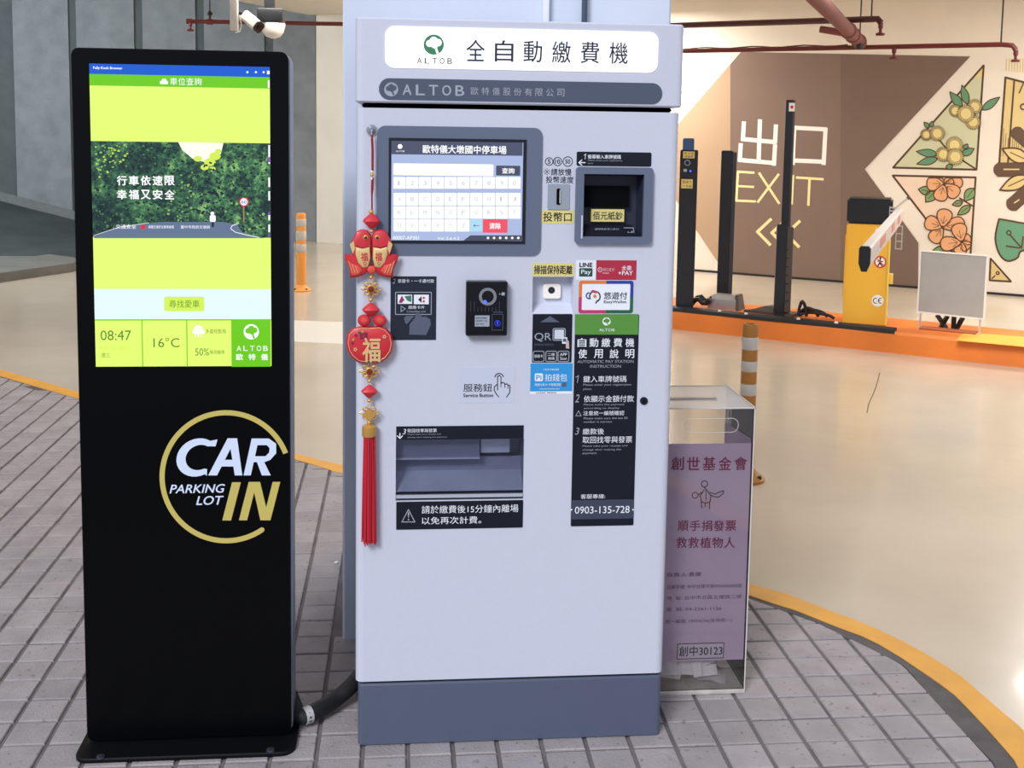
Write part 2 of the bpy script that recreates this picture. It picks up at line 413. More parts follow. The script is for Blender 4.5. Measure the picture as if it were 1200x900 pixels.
# mural wall
a = gnd(810.3, 317.5); b_ = gnd(1200, 347.8); wd = (b_ - a).normalized(); wn = Vector((wd.y, -wd.x, 0))
WF = Face(a, wn)
cream = mat('cream_paint', (238, 229, 214), .6, noise=.03, nscale=3, bump=.08, bscale=40)
corner = gnd(373, 283); corner = corner - wn * (wn.dot(corner) - WF.c)
wr = B(); L0 = WF.u.dot(corner); wr.prism([(L0, -.02), (L0 + 11.5, -.02), (L0 + 11.5, 3.6), (L0, 3.6)], WF, -.2, 0, cream)
wall_r = O('wall_right', wr, kind='structure', smooth=False)
sk = B(); u0 = WF.uv(813, 318)[0]; sk.prism([(u0, 0), (u0 + 5, 0), (u0 + 5, .022), (u0, .022)], WF, 0, .012, mat('skirting_black', (40, 32, 30), .6))
O('trim_1', sk, kind='structure', smooth=False)
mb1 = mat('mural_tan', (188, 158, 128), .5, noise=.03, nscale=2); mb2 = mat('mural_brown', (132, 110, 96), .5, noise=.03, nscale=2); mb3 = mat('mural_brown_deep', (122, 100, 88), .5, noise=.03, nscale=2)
lw = mat('mural_white', (250, 248, 240), .5); lc = mat('mural_cream', (250, 236, 170), .5); ol = mat('mural_outline', (88, 62, 38), .5)
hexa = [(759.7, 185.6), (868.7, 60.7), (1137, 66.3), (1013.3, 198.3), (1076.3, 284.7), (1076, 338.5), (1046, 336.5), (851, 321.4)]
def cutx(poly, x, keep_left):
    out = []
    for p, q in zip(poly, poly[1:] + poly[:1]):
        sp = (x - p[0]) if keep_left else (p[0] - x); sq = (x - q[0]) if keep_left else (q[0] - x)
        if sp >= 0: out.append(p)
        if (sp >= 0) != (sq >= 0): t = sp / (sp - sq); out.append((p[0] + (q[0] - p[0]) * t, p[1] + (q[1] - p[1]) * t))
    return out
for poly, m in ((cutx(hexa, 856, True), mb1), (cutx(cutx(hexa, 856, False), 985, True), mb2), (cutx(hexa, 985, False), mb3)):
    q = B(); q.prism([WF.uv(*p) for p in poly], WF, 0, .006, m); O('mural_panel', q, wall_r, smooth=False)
P = Print(WF, .006, .0015)
for L_ in ([(872, 144), (870.8, 163), (908.5, 166.5), (909.5, 147.5)], [(890.8, 141.5), (889.3, 188)], [(868.3, 169.5), (867.2, 187.5), (907, 191)], [(908.5, 171), (907.2, 192.5)], [(929.2, 191.5), (931, 149.6), (967.6, 151.6), (965.4, 191.6)], [(929.4, 188), (965.4, 189.6)]): P.line(L_, 5, lw, 1)
P.line([(883.5, 202.4), (865, 201.2), (863.2, 235), (885, 236)], 2.8, lc, 1); P.line([(864.5, 218), (883, 219)], 2.6, lc, 1); P.line([(890, 203), (913, 238)], 2.9, lc, 1); P.line([(912.5, 204.5), (888.5, 236.5)], 2.9, lc, 1); P.line([(929.5, 206), (928, 238.6)], 3, lc, 1); P.line([(934, 208), (964.5, 210)], 2.9, lc, 1); P.line([(949, 209), (947.5, 240)], 3, lc, 1)
for k in range(3):
    x = 888 + k * 16.8; y = 271.5 + k * 1.2
    P.line([(x + 15.5, y - 14.5), (x, y), (x + 14.5, y + 15)], 3.6, lc, 1)
O('exit_lettering', P, wall_r, label='white and pale yellow EXIT lettering with arrows', smooth=False)
# botanical drawings
pg = mat('mural_sage', (206, 208, 170), .5); pp = mat('mural_blush', (240, 216, 192), .5); pe = mat('mural_peach', (232, 170, 122), .5)
gr = mat('mural_green', (126, 164, 108), .5); gd = mat('mural_deep_green', (98, 150, 112), .5); po = mat('mural_straw', (226, 208, 140), .5)
te = mat('mural_teal', (104, 160, 126), .5); st = mat('mural_straw_light', (222, 200, 138), .5); br = mat('mural_bark', (100, 76, 58), .5)
def S1(x, y): return (1030 + x / 5.294, 60 + y / 5.294)
def S2(x, y): return (1030 + x / 5.294, 200 + y / 5.294)
def leafpts(a, b, wdt, n=7):
    a, b = Vector(a), Vector(b); d = b - a; q = Vector((-d.y, d.x)).normalized() * wdt
    up = [a + d * (i / n) + q * math.sin(math.pi * (i / n) ** .8) for i in range(n + 1)]
    dn = [a + d * (i / n) - q * math.sin(math.pi * (i / n) ** .8) for i in range(n - 1, 0, -1)]
    return [tuple(p) for p in up + dn]
def leaf(P, a, b, wdt, m, lay, t=1.0, vein=True):
    pts = leafpts(a, b, wdt); P.poly(pts, m, lay); P.line(pts, t, ol, lay + .5, True)
    if vein: P.line([Vector(a).lerp(Vector(b), .1), Vector(a).lerp(Vector(b), .7)], t * .6, ol, lay + .5)
P = Print(WF, .0, .0015)
tri = [S1(650, 88), S1(88, 722), S1(605, 735)]
P.poly(tri, pg, 1); P.line(tri, 1.5, ol, 1.5, True); P.poly([S1(645, 100), S1(590, 160), S1(640, 165)], po, 1.3)
P.line([S1(375, 550), S1(430, 620), S1(600, 730)], 1.2, ol, 1.8)
for a_, b2, ww in (((515, 345), (440, 252), 5), ((550, 330), (515, 210), 4.5), ((640, 365), (750, 285), 4.5), ((310, 475), (280, 440), 2.5), ((325, 470), (330, 435), 2.5), ((365, 640), (232, 622), 4.5), ((365, 665), (235, 700), 4.5), ((515, 640), (592, 605), 4.5), ((530, 610), (550, 575), 3), ((435, 700), (440, 735), 4)):
    leaf(P, S1(*a_), S1(*b2), ww, gd, 2, .8, False)
lay = 3
for x, y, r in ((475, 370, 36), (595, 345, 43), (585, 440, 43), (540, 388, 50), (295, 518, 33), (363, 510, 43), (400, 640, 42), (470, 583, 48), (475, 655, 48)):
    cx, cy = S1(x, y); r /= 5.294; P.disc(cx, cy, r, po, lay, 20); P.ring(cx, cy, r * .76, .4, ol, lay + .3, 20)
    for k in range(26):
        an = k * math.tau / 26; P.line([(cx + r * .84 * math.cos(an), cy + r * .84 * math.sin(an)), (cx + r * 1.14 * math.cos(an), cy + r * 1.14 * math.sin(an))], .6, ol, lay + .4)
    lay += .6
O('mural_drawing', P, wall_r, label='sage triangle with straw pompom blossoms', smooth=False)
P = Print(WF, .0, .0015)
q4 = [S2(85, 30), S2(600, 42), S2(568, 520), S2(470, 520), S2(300, 310)]
P.poly(q4, pp, 1); P.line(q4, 1.5, ol, 1.4, True)
for a_, b2, ww in (((320, 130), (245, 115), 5), ((345, 130), (290, 195), 6), ((590, 110), (530, 190), 6), ((520, 195), (455, 212), 3.5), ((568, 218), (488, 275), 4.5), ((430, 500), (320, 510), 7), ((440, 480), (400, 520), 5)):
    leaf(P, S2(*a_), S2(*b2), ww, gr, 2, .9)
P.line([S2(500, 170), S2(580, 218)], 1.2, ol, 1.8)
lay = 3
def flower(cx, cy, pets):
    global lay
    for an, L_, W_ in pets:
        d = Vector((math.cos(math.radians(an)), math.sin(math.radians(an)))); n2 = Vector((-d.y, d.x)); c0 = Vector((cx, cy)); pts = []
        for k in range(20):
            t = k / 20 * math.tau; r_ = (1 - math.cos(t)) / 2; p = c0 + d * L_ * r_ + n2 * W_ * .62 * math.sin(t) * (.35 + .75 * r_)
            pts.append(S2(min(max(p.x, 90), 572), min(max(p.y, 45), 515)))
        P.poly(pts, pe, lay); P.line(pts, .85, ol, lay + .35, True)
        e = c0 + d * L_
        for w_ in (-.18, 0, .18): P.line([S2(*(c0 + d * L_ * .2 + n2 * 8 * w_)), S2(*(c0 + d * L_ * (.62 - abs(w_)) + n2 * L_ * w_))], .4, ol, lay + .37)
        lay += .5
    P.ring(*S2(cx, cy), 1.9, .7, ol, lay)
flower(405, 85, ((-150, 62, 70), (-35, 62, 70), (-8, 116, 74), (185, 108, 92), (38, 112, 88), (108, 106, 88)))
flower(395, 350, ((-12, 140, 90), (125, 112, 90), (-160, 114, 92), (-80, 114, 96)))
flower(515, 440, ((-20, 62, 70), (45, 62, 70), (100, 80, 80), (172, 134, 90), (-102, 116, 96)))
O('mural_drawing', P, wall_r, label='blush panel with peach five-petal flowers', smooth=False)
P = Print(WF, .0, .0015)
q4 = [S1(785, 163), S1(1060, 235), S1(1060, 760), S1(745, 720)]
P.poly(q4, st, 1); P.line(q4, 1.6, ol, 1.4, True); P.line([S1(840, 178), S1(800, 700)], 1.4, ol, 1.5)
for k in range(9): P.line([S1(775 + k * 14, 480 + (k % 3) * 30), S1(768 + k * 14, 650 - (k % 2) * 40)], .4, ol, 1.6)
P.line([S1(870, 260), S1(900, 190)], 1, ol, 1.8); P.ring(*S1(895, 345), 4, 1.2, ol, 1.9)
P.line([S1(860, 510), S1(960, 600)], 10, br, 2); P.line([S1(755, 735), S1(1000, 735)], 11, br, 2.6); P.line([S1(775, 733), S1(870, 733)], 1, st, 2.8)
leaf(P, S1(930, 680), S1(765, 605), 8, st, 3.4, 1.2); leaf(P, S1(930, 780), S1(750, 862), 8, st, 3.4, 1.2)
P.line([S2(920, 130), S2(835, 205)], 11, br, 2.6); P.line([S2(870, 180), S2(840, 200)], 1, st, 2.8)
for e_ in ((860, 510), (755, 735)): P.disc(*S1(*e_), 8 if e_[0] > 800 else 8.6, br, 2.5)
P.disc(*S2(835, 205), 8.6, br, 2.5)
hp = [S2(745, 300), S2(860, 320), S2(960, 350), S2(960, 470), S2(880, 500), S2(860, 540), S2(800, 560), S2(750, 520), S2(722, 420)]
hp = [tuple(p) for p in smooth2(hp + hp[:1], 4)][:-1]; P.poly(hp, te, 2); P.line(hp, 1.4, ol, 2.4, True); P.ring(*S2(806, 385), 3.2, 1, ol, 2.5); P.line([S2(815, 400), S2(885, 480)], 1.2, ol, 2.5); P.line([S2(790, 467), S2(875, 480)], 1.2, ol, 2.5); P.line([S2(885, 480), S2(895, 410)], 1.2, ol, 2.5)
tr = [S2(693, 545), S2(820, 688), S2(687, 680)]; P.poly(tr, st, 1); P.line(tr, 1.4, ol, 1.5, True); P.ring(*S2(737, 635), 2.4, 1, ol, 1.8); P.line([S2(700, 670), S2(720, 652)], 1, ol, 1.8)
for k in range(12): P.line([S1(792 + k * 17, 47), S1(790 + k * 17, 120 + k * 2)], .9, po, 1)
O('mural_drawing', P, wall_r, label='straw panel with branches, teal leaf and small triangle', smooth=False)

# grooved concrete wall on the left
conc = mat('concrete_panel', (128, 134, 138), .85, noise=.13, nscale=5, bump=.5, bscale=90, spots=.18); concd = mat('concrete_groove', (84, 92, 94), .9, noise=.1, nscale=6)
YB = 14.7; BF = Face((0, YB, 0), (0, -1, 0))
wb = B(); wb.box((-11, YB + .03, -.02), (corner.x, YB + .25, 3.6), concd)
wall_b = O('wall_back', wb, kind='structure', smooth=False)
edges = [5, 15, 80, 89.3, 157, 167, 229, 239, 309.5, 320]
X = [aty(e, 40, YB).x for e in edges]
cols = [(-11 + .86 * k, -11 + .86 * k + .75) for k in range(7) if -11 + .86 * k + .75 < X[0] - .05] + [(X[1], X[2]), (X[3], X[4]), (X[5], X[6]), (X[7], X[8]), (X[9], corner.x - .005)]
rise = lambda x: max(0., .264 * (-3.2 - x))
for x0, x1 in cols:
    q = B(); zz = [rise(x0) + .13 if x0 < -3.2 else .0, rise(x1) + .13 if x1 < -3.2 else .0]
    q.prism([(x0, zz[0]), (x1, zz[1]), (x1, 3.6), (x0, 3.6)], BF, -.03, 0, conc); O('concrete_panel', q, wall_b, smooth=False)
q = B(); q.prism([(-11, rise(-11)), (-3.2, 0), (-3.2, .13), (-11, rise(-11) + .13)], BF, -.03, .03, mat('concrete_sill', (112, 116, 116), .8, noise=.1)); O('sill', q, wall_b, smooth=False)
# ramp rising to the left behind the raised kerb
dk = mat('ramp_asphalt', (58, 66, 68), .9, noise=.25, nscale=2.5, bump=.5, bscale=50)
q = B(); nx = 12; vs = []; fs = []
for i in range(nx + 1):
    x = -3.2 - 7.8 * i / nx
    for jy in range(5):
        t = jy / 4; y = 12.2 + (YB - 12.2) * t; vs.append((x, y, .02 + (rise(x)) * t + .07 * (1 - t) * min(1, i)))
for i in range(nx):
    for jy in range(4): k = i * 5 + jy; fs.append([k, k + 5, k + 6, k + 1])
q.add(vs, fs, dk); O('ramp', q, kind='structure', recalc=False)
q = B(); top = [gnd(0, 320, .09), gnd(86, 308, .09), gnd(91, 304.5, .09), gnd(86, 301.5, .09), gnd(0, 290, .09)]
f0 = (top[0] - top[1]).normalized() * 5
pl = [top[0] + f0] + top[:1] + top[1:] + [Vector((-9., top[4].y + .9, 0))]; q.slab([(p.x, p.y) for p in pl], 0, .09, mat('kerb_concrete', (112, 112, 108), .85, noise=.15, nscale=3, bump=.3)); 
O('kerb', q, label='grey raised concrete kerb at the foot of the dark ramp', cat='kerb', smooth=False)
# ceilings
ceilm = mat('ceiling_cream', (232, 224, 208), .7, noise=.02)
ZC = 2.91; e1 = gnd(373, 20, ZC); e2 = gnd(285, 2.5, ZC)
ed = (e2 - e1).normalized(); e3 = e1 + ed * 7.0; e0 = e1 - ed * .6
q = B(); q.slab([(e0.x, e0.y), (e3.x, e3.y), (12, e3.y), (12, 6.0), (4.5, 13)], ZC, ZC + .7, ceilm); O('ceiling', q, kind='structure', smooth=False)
q = B(); q.slab([(-11, 4.2), (12, 4.2), (12, 16), (-11, 16)], 3.58, 3.75, ceilm); O('ceiling', q, kind='structure', smooth=False)
# pillar
pilm = mat('pillar_paint', (206, 214, 230), .5, noise=.03, nscale=3, bump=.06)
PX0, PX1 = aty(401.5, 400, 3.22).x, aty(787, 5, 3.22).x
q = B(); q.box((PX0, 3.22, -.02), (PX1, 3.95, 3.58), pilm, .006, 1)
pillar = O('pillar', q, kind='structure', label='pale blue grey square pillar behind the pay machine')
q = B(); x = aty(640, 10, 3.2).x; q.box((x - .009, 3.195, 1.3), (x + .009, 3.219, 3.5), mat('conduit_white', (232, 236, 244), .4), .003); O('conduit', q, pillar, label='white flat cable conduit')
q = B(); x = aty(685, 10, 3.2).x; q.tube([(x, 3.2, 1.3), (x, 3.2, 3.5)], .0085, mat('conduit_dark', (70, 80, 98), .35, .2)); O('conduit', q, pillar, label='dark round cable conduit')
exec_objects = True
# ================================================================== RED PIPES
redp = mat('pipe_red', (98, 28, 30), .4, noise=.08, nscale=8); pipb = mat('pipe_black', (40, 34, 34), .6); redd = mat('pipe_red_dusty', (118, 64, 60), .7, noise=.15, nscale=12)
def wallp(px, py, off):
    return onp(px, py, WF.n, WF.c + off)
def nozzle(b, p):
    b.lathe(p, [(.02, 0), (.02, -.04), (.012, -.05), (.012, -.075), (.038, -.085), (.034, -.1)], redp, 12)
# pipe nearest the mural wall
q = B(); A1 = wallp(700, 58.5, 1.); A2 = wallp(1173, 52.2, 1.); z2 = (A1.z + A2.z) / 2
A1 = wallp(560, 60, 1.); A1.z = A2.z; q.tube([A1, A2, A2 + WF.u * .09 + Vector((0, 0, -.01)), A2 + WF.u * .12 + Vector((0, 0, -.05))], .022, redp, 10)
nozzle(q, A2 + WF.u * .12 + Vector((0, 0, -.05))); m3 = wallp(1048, 55, 1.); m3.z = A2.z; nozzle(q, m3 + Vector((0, 0, -.01)))
r1 = O('sprinkler_pipe', q, label='thin red sprinkler pipe with two nozzles just in front of the mural wall', cat='pipe')
h1 = wallp(1173, 50, 1.); q = B(); q.tube([(h1.x, h1.y, A2.z), (h1.x, h1.y, ZC)], .007, pipb, 6); O('hanger', q, r1)
q = B(); q.tube([A1 + Vector((0, 0, .024)) + WF.u * (i * .1) + Vector((0, 0, .007 * math.sin(i * 1.3))) for i in range(40)], .006, mat('cable_brown', (90, 48, 44), .6), 6); O('cable', q, r1)
# second pipe, closer to the viewer
q = B(); B2 = wallp(1021, 22.5, 2.2); B1 = wallp(600, 30, 2.2); B1.z = B2.z
q.tube([B1, B2, B2 + WF.u * .05, B2 + WF.u * .075 + Vector((0, 0, -.03))], .026, mat('pipe_dark_red', (70, 24, 28), .35), 10); nozzle(q, B2 + WF.u * .075 + Vector((0, 0, -.03)))
r2 = O('sprinkler_pipe', q, label='dark red sprinkler pipe running above the thinner one, ending left of the flower mural', cat='pipe')
q = B(); q.tube([(B2.x, B2.y, B2.z), (B2.x, B2.y, ZC)], .006, pipb, 6); O('hanger', q, r2)
# thick diagonal pipe
q = B(); D2 = wallp(1009, 51, 1.03); D1 = gnd(957, -2, D2.z)
dd = (D1 - D2).normalized(); q.tube([D2 - dd * .02, D2, D1, D1 + dd * 1.2], [.03, .052, .052, .052], redd, 14)
for t in (.25, .9, 1.35):
    c = D2 + dd * t; q.lathe(c - dd * .05, [(.05, 0), (.066, .012), (.066, .09), (.05, .1)], redd, 14, axis=dd)
r3 = O('main_pipe', q, label='thick dusty red pipe running diagonally away under the ceiling', cat='pipe')
q = B(); c = D2 + dd * .55; q.tube([(c.x + .03, c.y, c.z - .06), (c.x + .03, c.y, ZC)], .006, pipb, 6); q.lathe((c.x + .03, c.y, c.z - .07), [(.03, -.02), (.036, 0), (.03, .03)], pipb, 10); O('hanger', q, r3)
q = B(); c = D2 + dd * 1.0; q.tube([c, c - WF.u * .26 + Vector((0, 0, .05))], .03, redd, 10); O('branch_stub', q, r3)
# left pipe before the grooved wall
q = B(); YL = 12.; a1 = aty(222, 25, YL); a2 = aty(420, 27.5, YL); a2.z = a1.z + .01
q.tube([a1, a2, (1.5, YL, a2.z)], .022, redp, 10); q.lathe(a1, [(.028, -.03), (.028, .03)], redp, 10, axis=(1, 0, 0)); nozzle(q, a1 + Vector((.01, 0, 0)))
r4 = O('sprinkler_pipe', q, label='red sprinkler pipe crossing before the grooved grey wall, left of the pillar', cat='pipe')
c = aty(246, 24, YL); q = B(); q.lathe((c.x, YL, a1.z), [(.03, -.03), (.03, .03)], redp, 10, axis=(1, 0, 0)); q.lathe((c.x, YL, a1.z + .02), [(.012, 0), (.012, .04), (.03, .06), (.012, .09)], pipb, 10); q.tube([(c.x, YL, a1.z + .02), (c.x, YL, 3.57)], .008, pipb, 6); O('hanger', q, r4)

# ================================================================== CCTV AND DOME LIGHT
wht = mat('white_plastic', (228, 224, 216), .4); blk = mat('black_plastic', (22, 24, 28), .35)
YC = 9.0
def cp(px, py, y=YC): return aty(px, py, y)
t_ = root('security_camera', cp(274, 36), 'white bullet security camera on a white post hanging above the black display kiosk', 'camera')
q = B(); c0, c1 = cp(270, 35.5), cp(279, 35.5); q.box((c0.x, YC - .03, c0.z), (c1.x, YC + .03, 3.57), wht, .004); O('hanging_post', q, t_)
q = B(); ca, cb = cp(288, 19), cp(305, 33); cb = Vector((cb.x, YC - .12, cb.z)); d = (cb - ca).normalized()
ex = d.cross(Vector((0, 1, 0))).normalized(); ey = ex.cross(d)
def cam_ring(c, w_, h_): return [c + ex * a_ * w_ + ey * b2 * h_ for a_, b2 in ((-1, -.6), (-.6, -1), (.6, -1), (1, -.6), (1, .6), (.6, 1), (-.6, 1), (-1, .6))]
q.loft([cam_ring(ca - d * .01, .03, .03), cam_ring(ca, .042, .04), cam_ring(cb, .046, .042)], wht); body = O('camera_body', q, t_)
q = B(); q.loft([cam_ring(cb, .042, .038), cam_ring(cb + d * .012, .044, .04)], blk); q.lathe(cb + d * .012, [(.02, 0), (.02, .006)], mat('lens_glass', (10, 12, 30), .05), 12, axis=d); O('camera_face', q, t_, label='black lens face')
q = B(); q.tube([ca, cp(284, 16), cp(280, 15)], .014, blk, 8); O('bracket', q, t_)
q = B(); q.tube([cp(281, 18, YC - .01), cp(283, 30, YC - .03), cp(281, 37, YC - .03), cp(276, 38, YC - .02)], .006, wht, 6); O('cable', q, t_)
YD = 9.4
t_ = root('dome_light', cp(318, 43, YD), 'white dome lamp under a black box beside the security camera', 'light')
q = B(); c0, c1 = cp(303, 26, YD), cp(333, 11, YD); q.box((c0.x, YD - .1, c0.z), (c1.x, YD + .1, c1.z), blk, .01); q.box((c0.x + .05, YD - .04, c1.z), (c0.x + .13, YD + .04, 3.57), blk); O('mount_box', q, t_)
c = cp(320, 27.5, YD); q = B(); q.lathe(c, [(.1, 0), (.098, -.02), (.085, -.07), (.06, -.105), (.02, -.12)], wht, 20); O('dome', q, t_)

# ================================================================== BOLLARDS
orange = mat('bollard_orange', (238, 158, 70), .45); refl = mat('reflective_band', (196, 190, 182), .3, .15); ochre = mat('bollard_ochre', (168, 112, 44), .5)
def bollard(c, H, r, bands, col, rb, label, hole=False):
    t_ = root('bollard', c, label, 'bollard')
    q = B(); q.lathe(c, [(rb, 0), (rb, .012), (rb * .75, .028), (r * 1.25, .045), (r * 1.05, .06)], col, 28)
    for k in range(4):
        a_ = math.pi / 4 + k * math.pi / 2; q.lathe((c.x + rb * .78 * math.cos(a_), c.y + rb * .78 * math.sin(a_), .015), [(.012, 0), (.012, .014)], blk, 8)
    O('base', q, t_)
    q = B(); top = [(r * .97, H - .012), (r * .85, H)]; 
    if hole: top += [(r * .6, H), (r * .55, H - .03)]
    q.lathe(c, [(r * 1.04, .05), (r, H * .6)] + [(r * .98, H - .02)] + top, col, 28); O('post', q, t_)
    for z0, z1 in bands:
        q = B(); q.lathe(c, [(r * 1.0, z0), (r * 1.03 + .001, z0 + .004), (r * 1.03 + .001, z1 - .004), (r, z1)], refl, 28); O('reflective_band', q, t_)
c = gnd(353, 341); k = .72 / 92.
bollard(c, .715, .045, [((341 - 265) * k, (341 - 256.5) * k), ((341 - 281) * k, (341 - 270.5) * k), ((341 - 295) * k, (341 - 285.5) * k)], orange, .09, 'orange bollard with silver bands between the kiosk and the pillar')
c = gnd(873, 562); k = .69 / 184.
bollard(c, .69, .034, [((562 - 407.5) * k, (562 - 393) * k), ((562 - 433) * k, (562 - 421) * k), ((562 - 461) * k, (562 - 447.5) * k), ((562 - 495) * k, (562 - 478) * k)], ochre, .085, 'brown ochre bollard with white bands behind the clear donation box', True)

# ================================================================== ORANGE ISLAND
ZI = .15
ora = mat('island_orange', (222, 120, 40), .5, noise=.12, nscale=2.5, bump=.15); oryel = mat('island_yellow', (236, 172, 60), .5, noise=.1, nscale=2)
f0 = gnd(791, 386); f1 = gnd(1200, 431); idr = (f1 - f0); idr.z = 0; idr.normalize(); inn = Vector((-idr.y, idr.x, 0))
if inn.y < 0: inn = -inn
I0 = f0 - idr * 1.6; I1 = f1 + idr * 2.5; IW = .62
q = B(); n_ = 24; prof = [(0, 0), (.004, ZI - .02), (.02, ZI), (IW - .02, ZI), (IW, ZI - .02), (IW, 0)]
rings = []
for i in range(n_ + 1):
    c = I0.lerp(I1, i / n_); rings.append([c + inn * (a_ + .004 * math.sin(i * 1.7)) + Vector((0, 0, z)) for a_, z in prof])
q.loft(rings, ora); q.mi(oryel)
isl = O('traffic_island', q, label='long orange painted kerb island under the exit barrier', cat='kerb')
q = B(); c0 = gnd(1130, 400, ZI + .001); c1 = I1 + Vector((0, 0, ZI))
pa = c0 - inn * 0.; q.slab([(gnd(1120, 399, ZI) + idr * 0)[:2], (I1 + inn * .03)[:2], (I1 + inn * (IW - .03))[:2], (gnd(1120, 399, ZI) + inn * (IW - .25))[:2]], ZI, ZI + .0015, oryel); O('yellow_paint', q, isl, label='yellow painted end of the island', smooth=False)
IF = Face(f0, -inn)
def isl_pt(px, py, z=ZI): return gnd(px, py, z)
ru = mat('black_rubber', (28, 27, 30), .6, bump=.1)
# black channel along the front edge
q = B(); s0 = gnd(700, 357, ZI); c0 = I0 + inn * .015; L = (gnd(1048, 389, ZI) - I0).dot(idr)
rings = []
for i in range(19):
    c = I0 + idr * L * i / 18 + inn * .03 + Vector((0, 0, ZI)); rings.append([c + inn * a_ + Vector((0, 0, z)) for a_, z in ((-.028, -.012), (-.028, .012), (-.015, .02), (.05, .02), (.06, .0))])
q.loft(rings, ru); ch = O('cable_channel', q, label='black rubber cable channel along the orange island edge', cat='cable cover')
for px_ in (833, 872, 946, 997):
    q = B(); c = I0 + idr * ((gnd(px_, 372, ZI) - I0).dot(idr)) + inn * .02 + Vector((0, 0, ZI + .018)); q.lathe(c, [(.014, 0), (.014, .008), (.008, .012)], wht, 10); O('bolt', q, ch, label='pale bolt head')
# devices on the island: upright boxes facing the lane
metb = mat('device_black', (24, 26, 34), .4, noise=.05); metg = mat('device_brown_grey', (74, 66, 62), .5)
def upright(F, px0, px1, ytop, zb, depth, m, bev=.006):
    """box whose front lies on face F"""
    b = B(); u0 = F.uv(px0, ytop + 60)[0]; u1 = F.uv(px1, ytop + 60)[0]; v1 = F.uv((px0 + px1) / 2, ytop)[1]
    bm = bmesh.new(); bmesh.ops.create_cube(bm, size=1)
    for x in bm.verts: x.co = F.pt((u0 + u1) / 2 + x.co.x * (u1 - u0), (zb + v1) / 2 + x.co.z * (v1 - zb), -depth / 2 - x.co.y * depth)
    if bev: bmesh.ops.bevel(bm, geom=bm.edges[:], offset=bev, segments=2, affect='EDGES')
    b.bm(bm, m); return b
FA = Face(gnd(802, 362, ZI), (-.3, -1, 0))
t_ = root('card_reader_post', gnd(805, 362, ZI), 'black post with ring reader and yellow labels at the left end of the island', 'post')
O('post', upright(FA, 795.5, 816, 175.7, ZI, .12, metb), t_)
O('cap', upright(FA, 798.5, 811.5, 162, FA.uv(804, 176.5)[1], .09, mat('device_blue', (56, 84, 128), .4)), t_, label='blue top cap')
P = Print(FA, .0005); ye = mat('label_yellow', (232, 204, 120), .5); gl = mat('ring_grey', (150, 156, 170), .3, .5); bl = mat('led_blue', (60, 80, 255), .3, emit=3)
P.rect(800.5, 177.5, 814, 185.5, ye); P.text('車位滿', 801.5, 178.5, 813, 181, black, 2); P.text('請繳費', 802, 182, 812.5, 184.8, black, 2)
P.ring(805.5, 190.8, 3.6, 1.1, gl, 1); P.rect(801, 198, 805, 201.3, silver); P.disc(809, 200.5, 1.1, bl, 2)
P.rect(798.3, 210, 811.7, 220.7, ye); P.text('悠遊卡', 799.5, 211.5, 810.5, 215, black, 2); P.text('一卡通', 799.5, 216.5, 810.5, 219.8, black, 2)
O('label', P, t_, label='yellow labels and reader ring', smooth=False)
FBp = Face(gnd(848, 356, ZI), (-.3, -1, 0))
t_ = root('sensor_post', gnd(848, 356, ZI), 'plain black flat post behind the small silver box on the island', 'post')
O('post', upright(FBp, 843.5, 857.5, 176.5, ZI, .09, metb), t_); O('edge_strip', upright(FBp, 857.5, 861.5, 178, ZI + .01, .07, mat('device_slate', (60, 62, 72), .35)), t_, label='paler side strip')
FC = Face(gnd(848, 363, ZI) , -inn)
t_ = root('metal_box', gnd(848, 363, ZI), 'small silver metal box on the island before the plain black post', 'box')
al = mat('aluminium', (178, 178, 182), .3, .6, noise=.06, nscale=20)
b = B(); u0, v0, u1, v1 = FC.box(829.5, 348, 862, 363.5)
b.loft([[FC.pt(u0, ZI, 0), FC.pt(u1, ZI, 0), FC.pt(u1, ZI, -.14), FC.pt(u0, ZI, -.14)], [FC.pt(u0, v1 - .02, .0), FC.pt(u1, v1 - .02, 0), FC.pt(u1, v1 - .02, -.14), FC.pt(u0, v1 - .02, -.14)], [FC.pt(u0 + .03, v1 + .01, -.04), FC.pt(u1 - .03, v1 + .01, -.04), FC.pt(u1 - .03, v1 + .01, -.13), FC.pt(u0 + .03, v1 + .01, -.13)]], al); O('box_body', b, t_)
b = B(); b.loft([[FC.pt(u1 + .005, ZI, .01), FC.pt(u1 + .03, ZI, .01), FC.pt(u1 + .03, ZI, -.14), FC.pt(u1 + .005, ZI, -.14)], [FC.pt(u1 - .01, v1 + .02, -.02), FC.pt(u1 + .012, v1 + .02, -.02), FC.pt(u1 + .012, v1 + .02, -.12), FC.pt(u1 - .01, v1 + .02, -.12)]], metg); O('side_flap', b, t_)
q = B(); c = gnd(820, 361, ZI)
pth = [c + idr * (-.07 + .03 * i) + Vector((0, 0, .02 + .05 * abs(math.sin(i * .9)))) for i in range(6)]
q.tube(pth, .02, ru, 8); q.tube([p + inn * .05 + Vector((0, 0, .015)) for p in pth], .018, ru, 8)
O('cable_coil', q, label='black cable bundle between the reader post and the silver box', cat='cable')
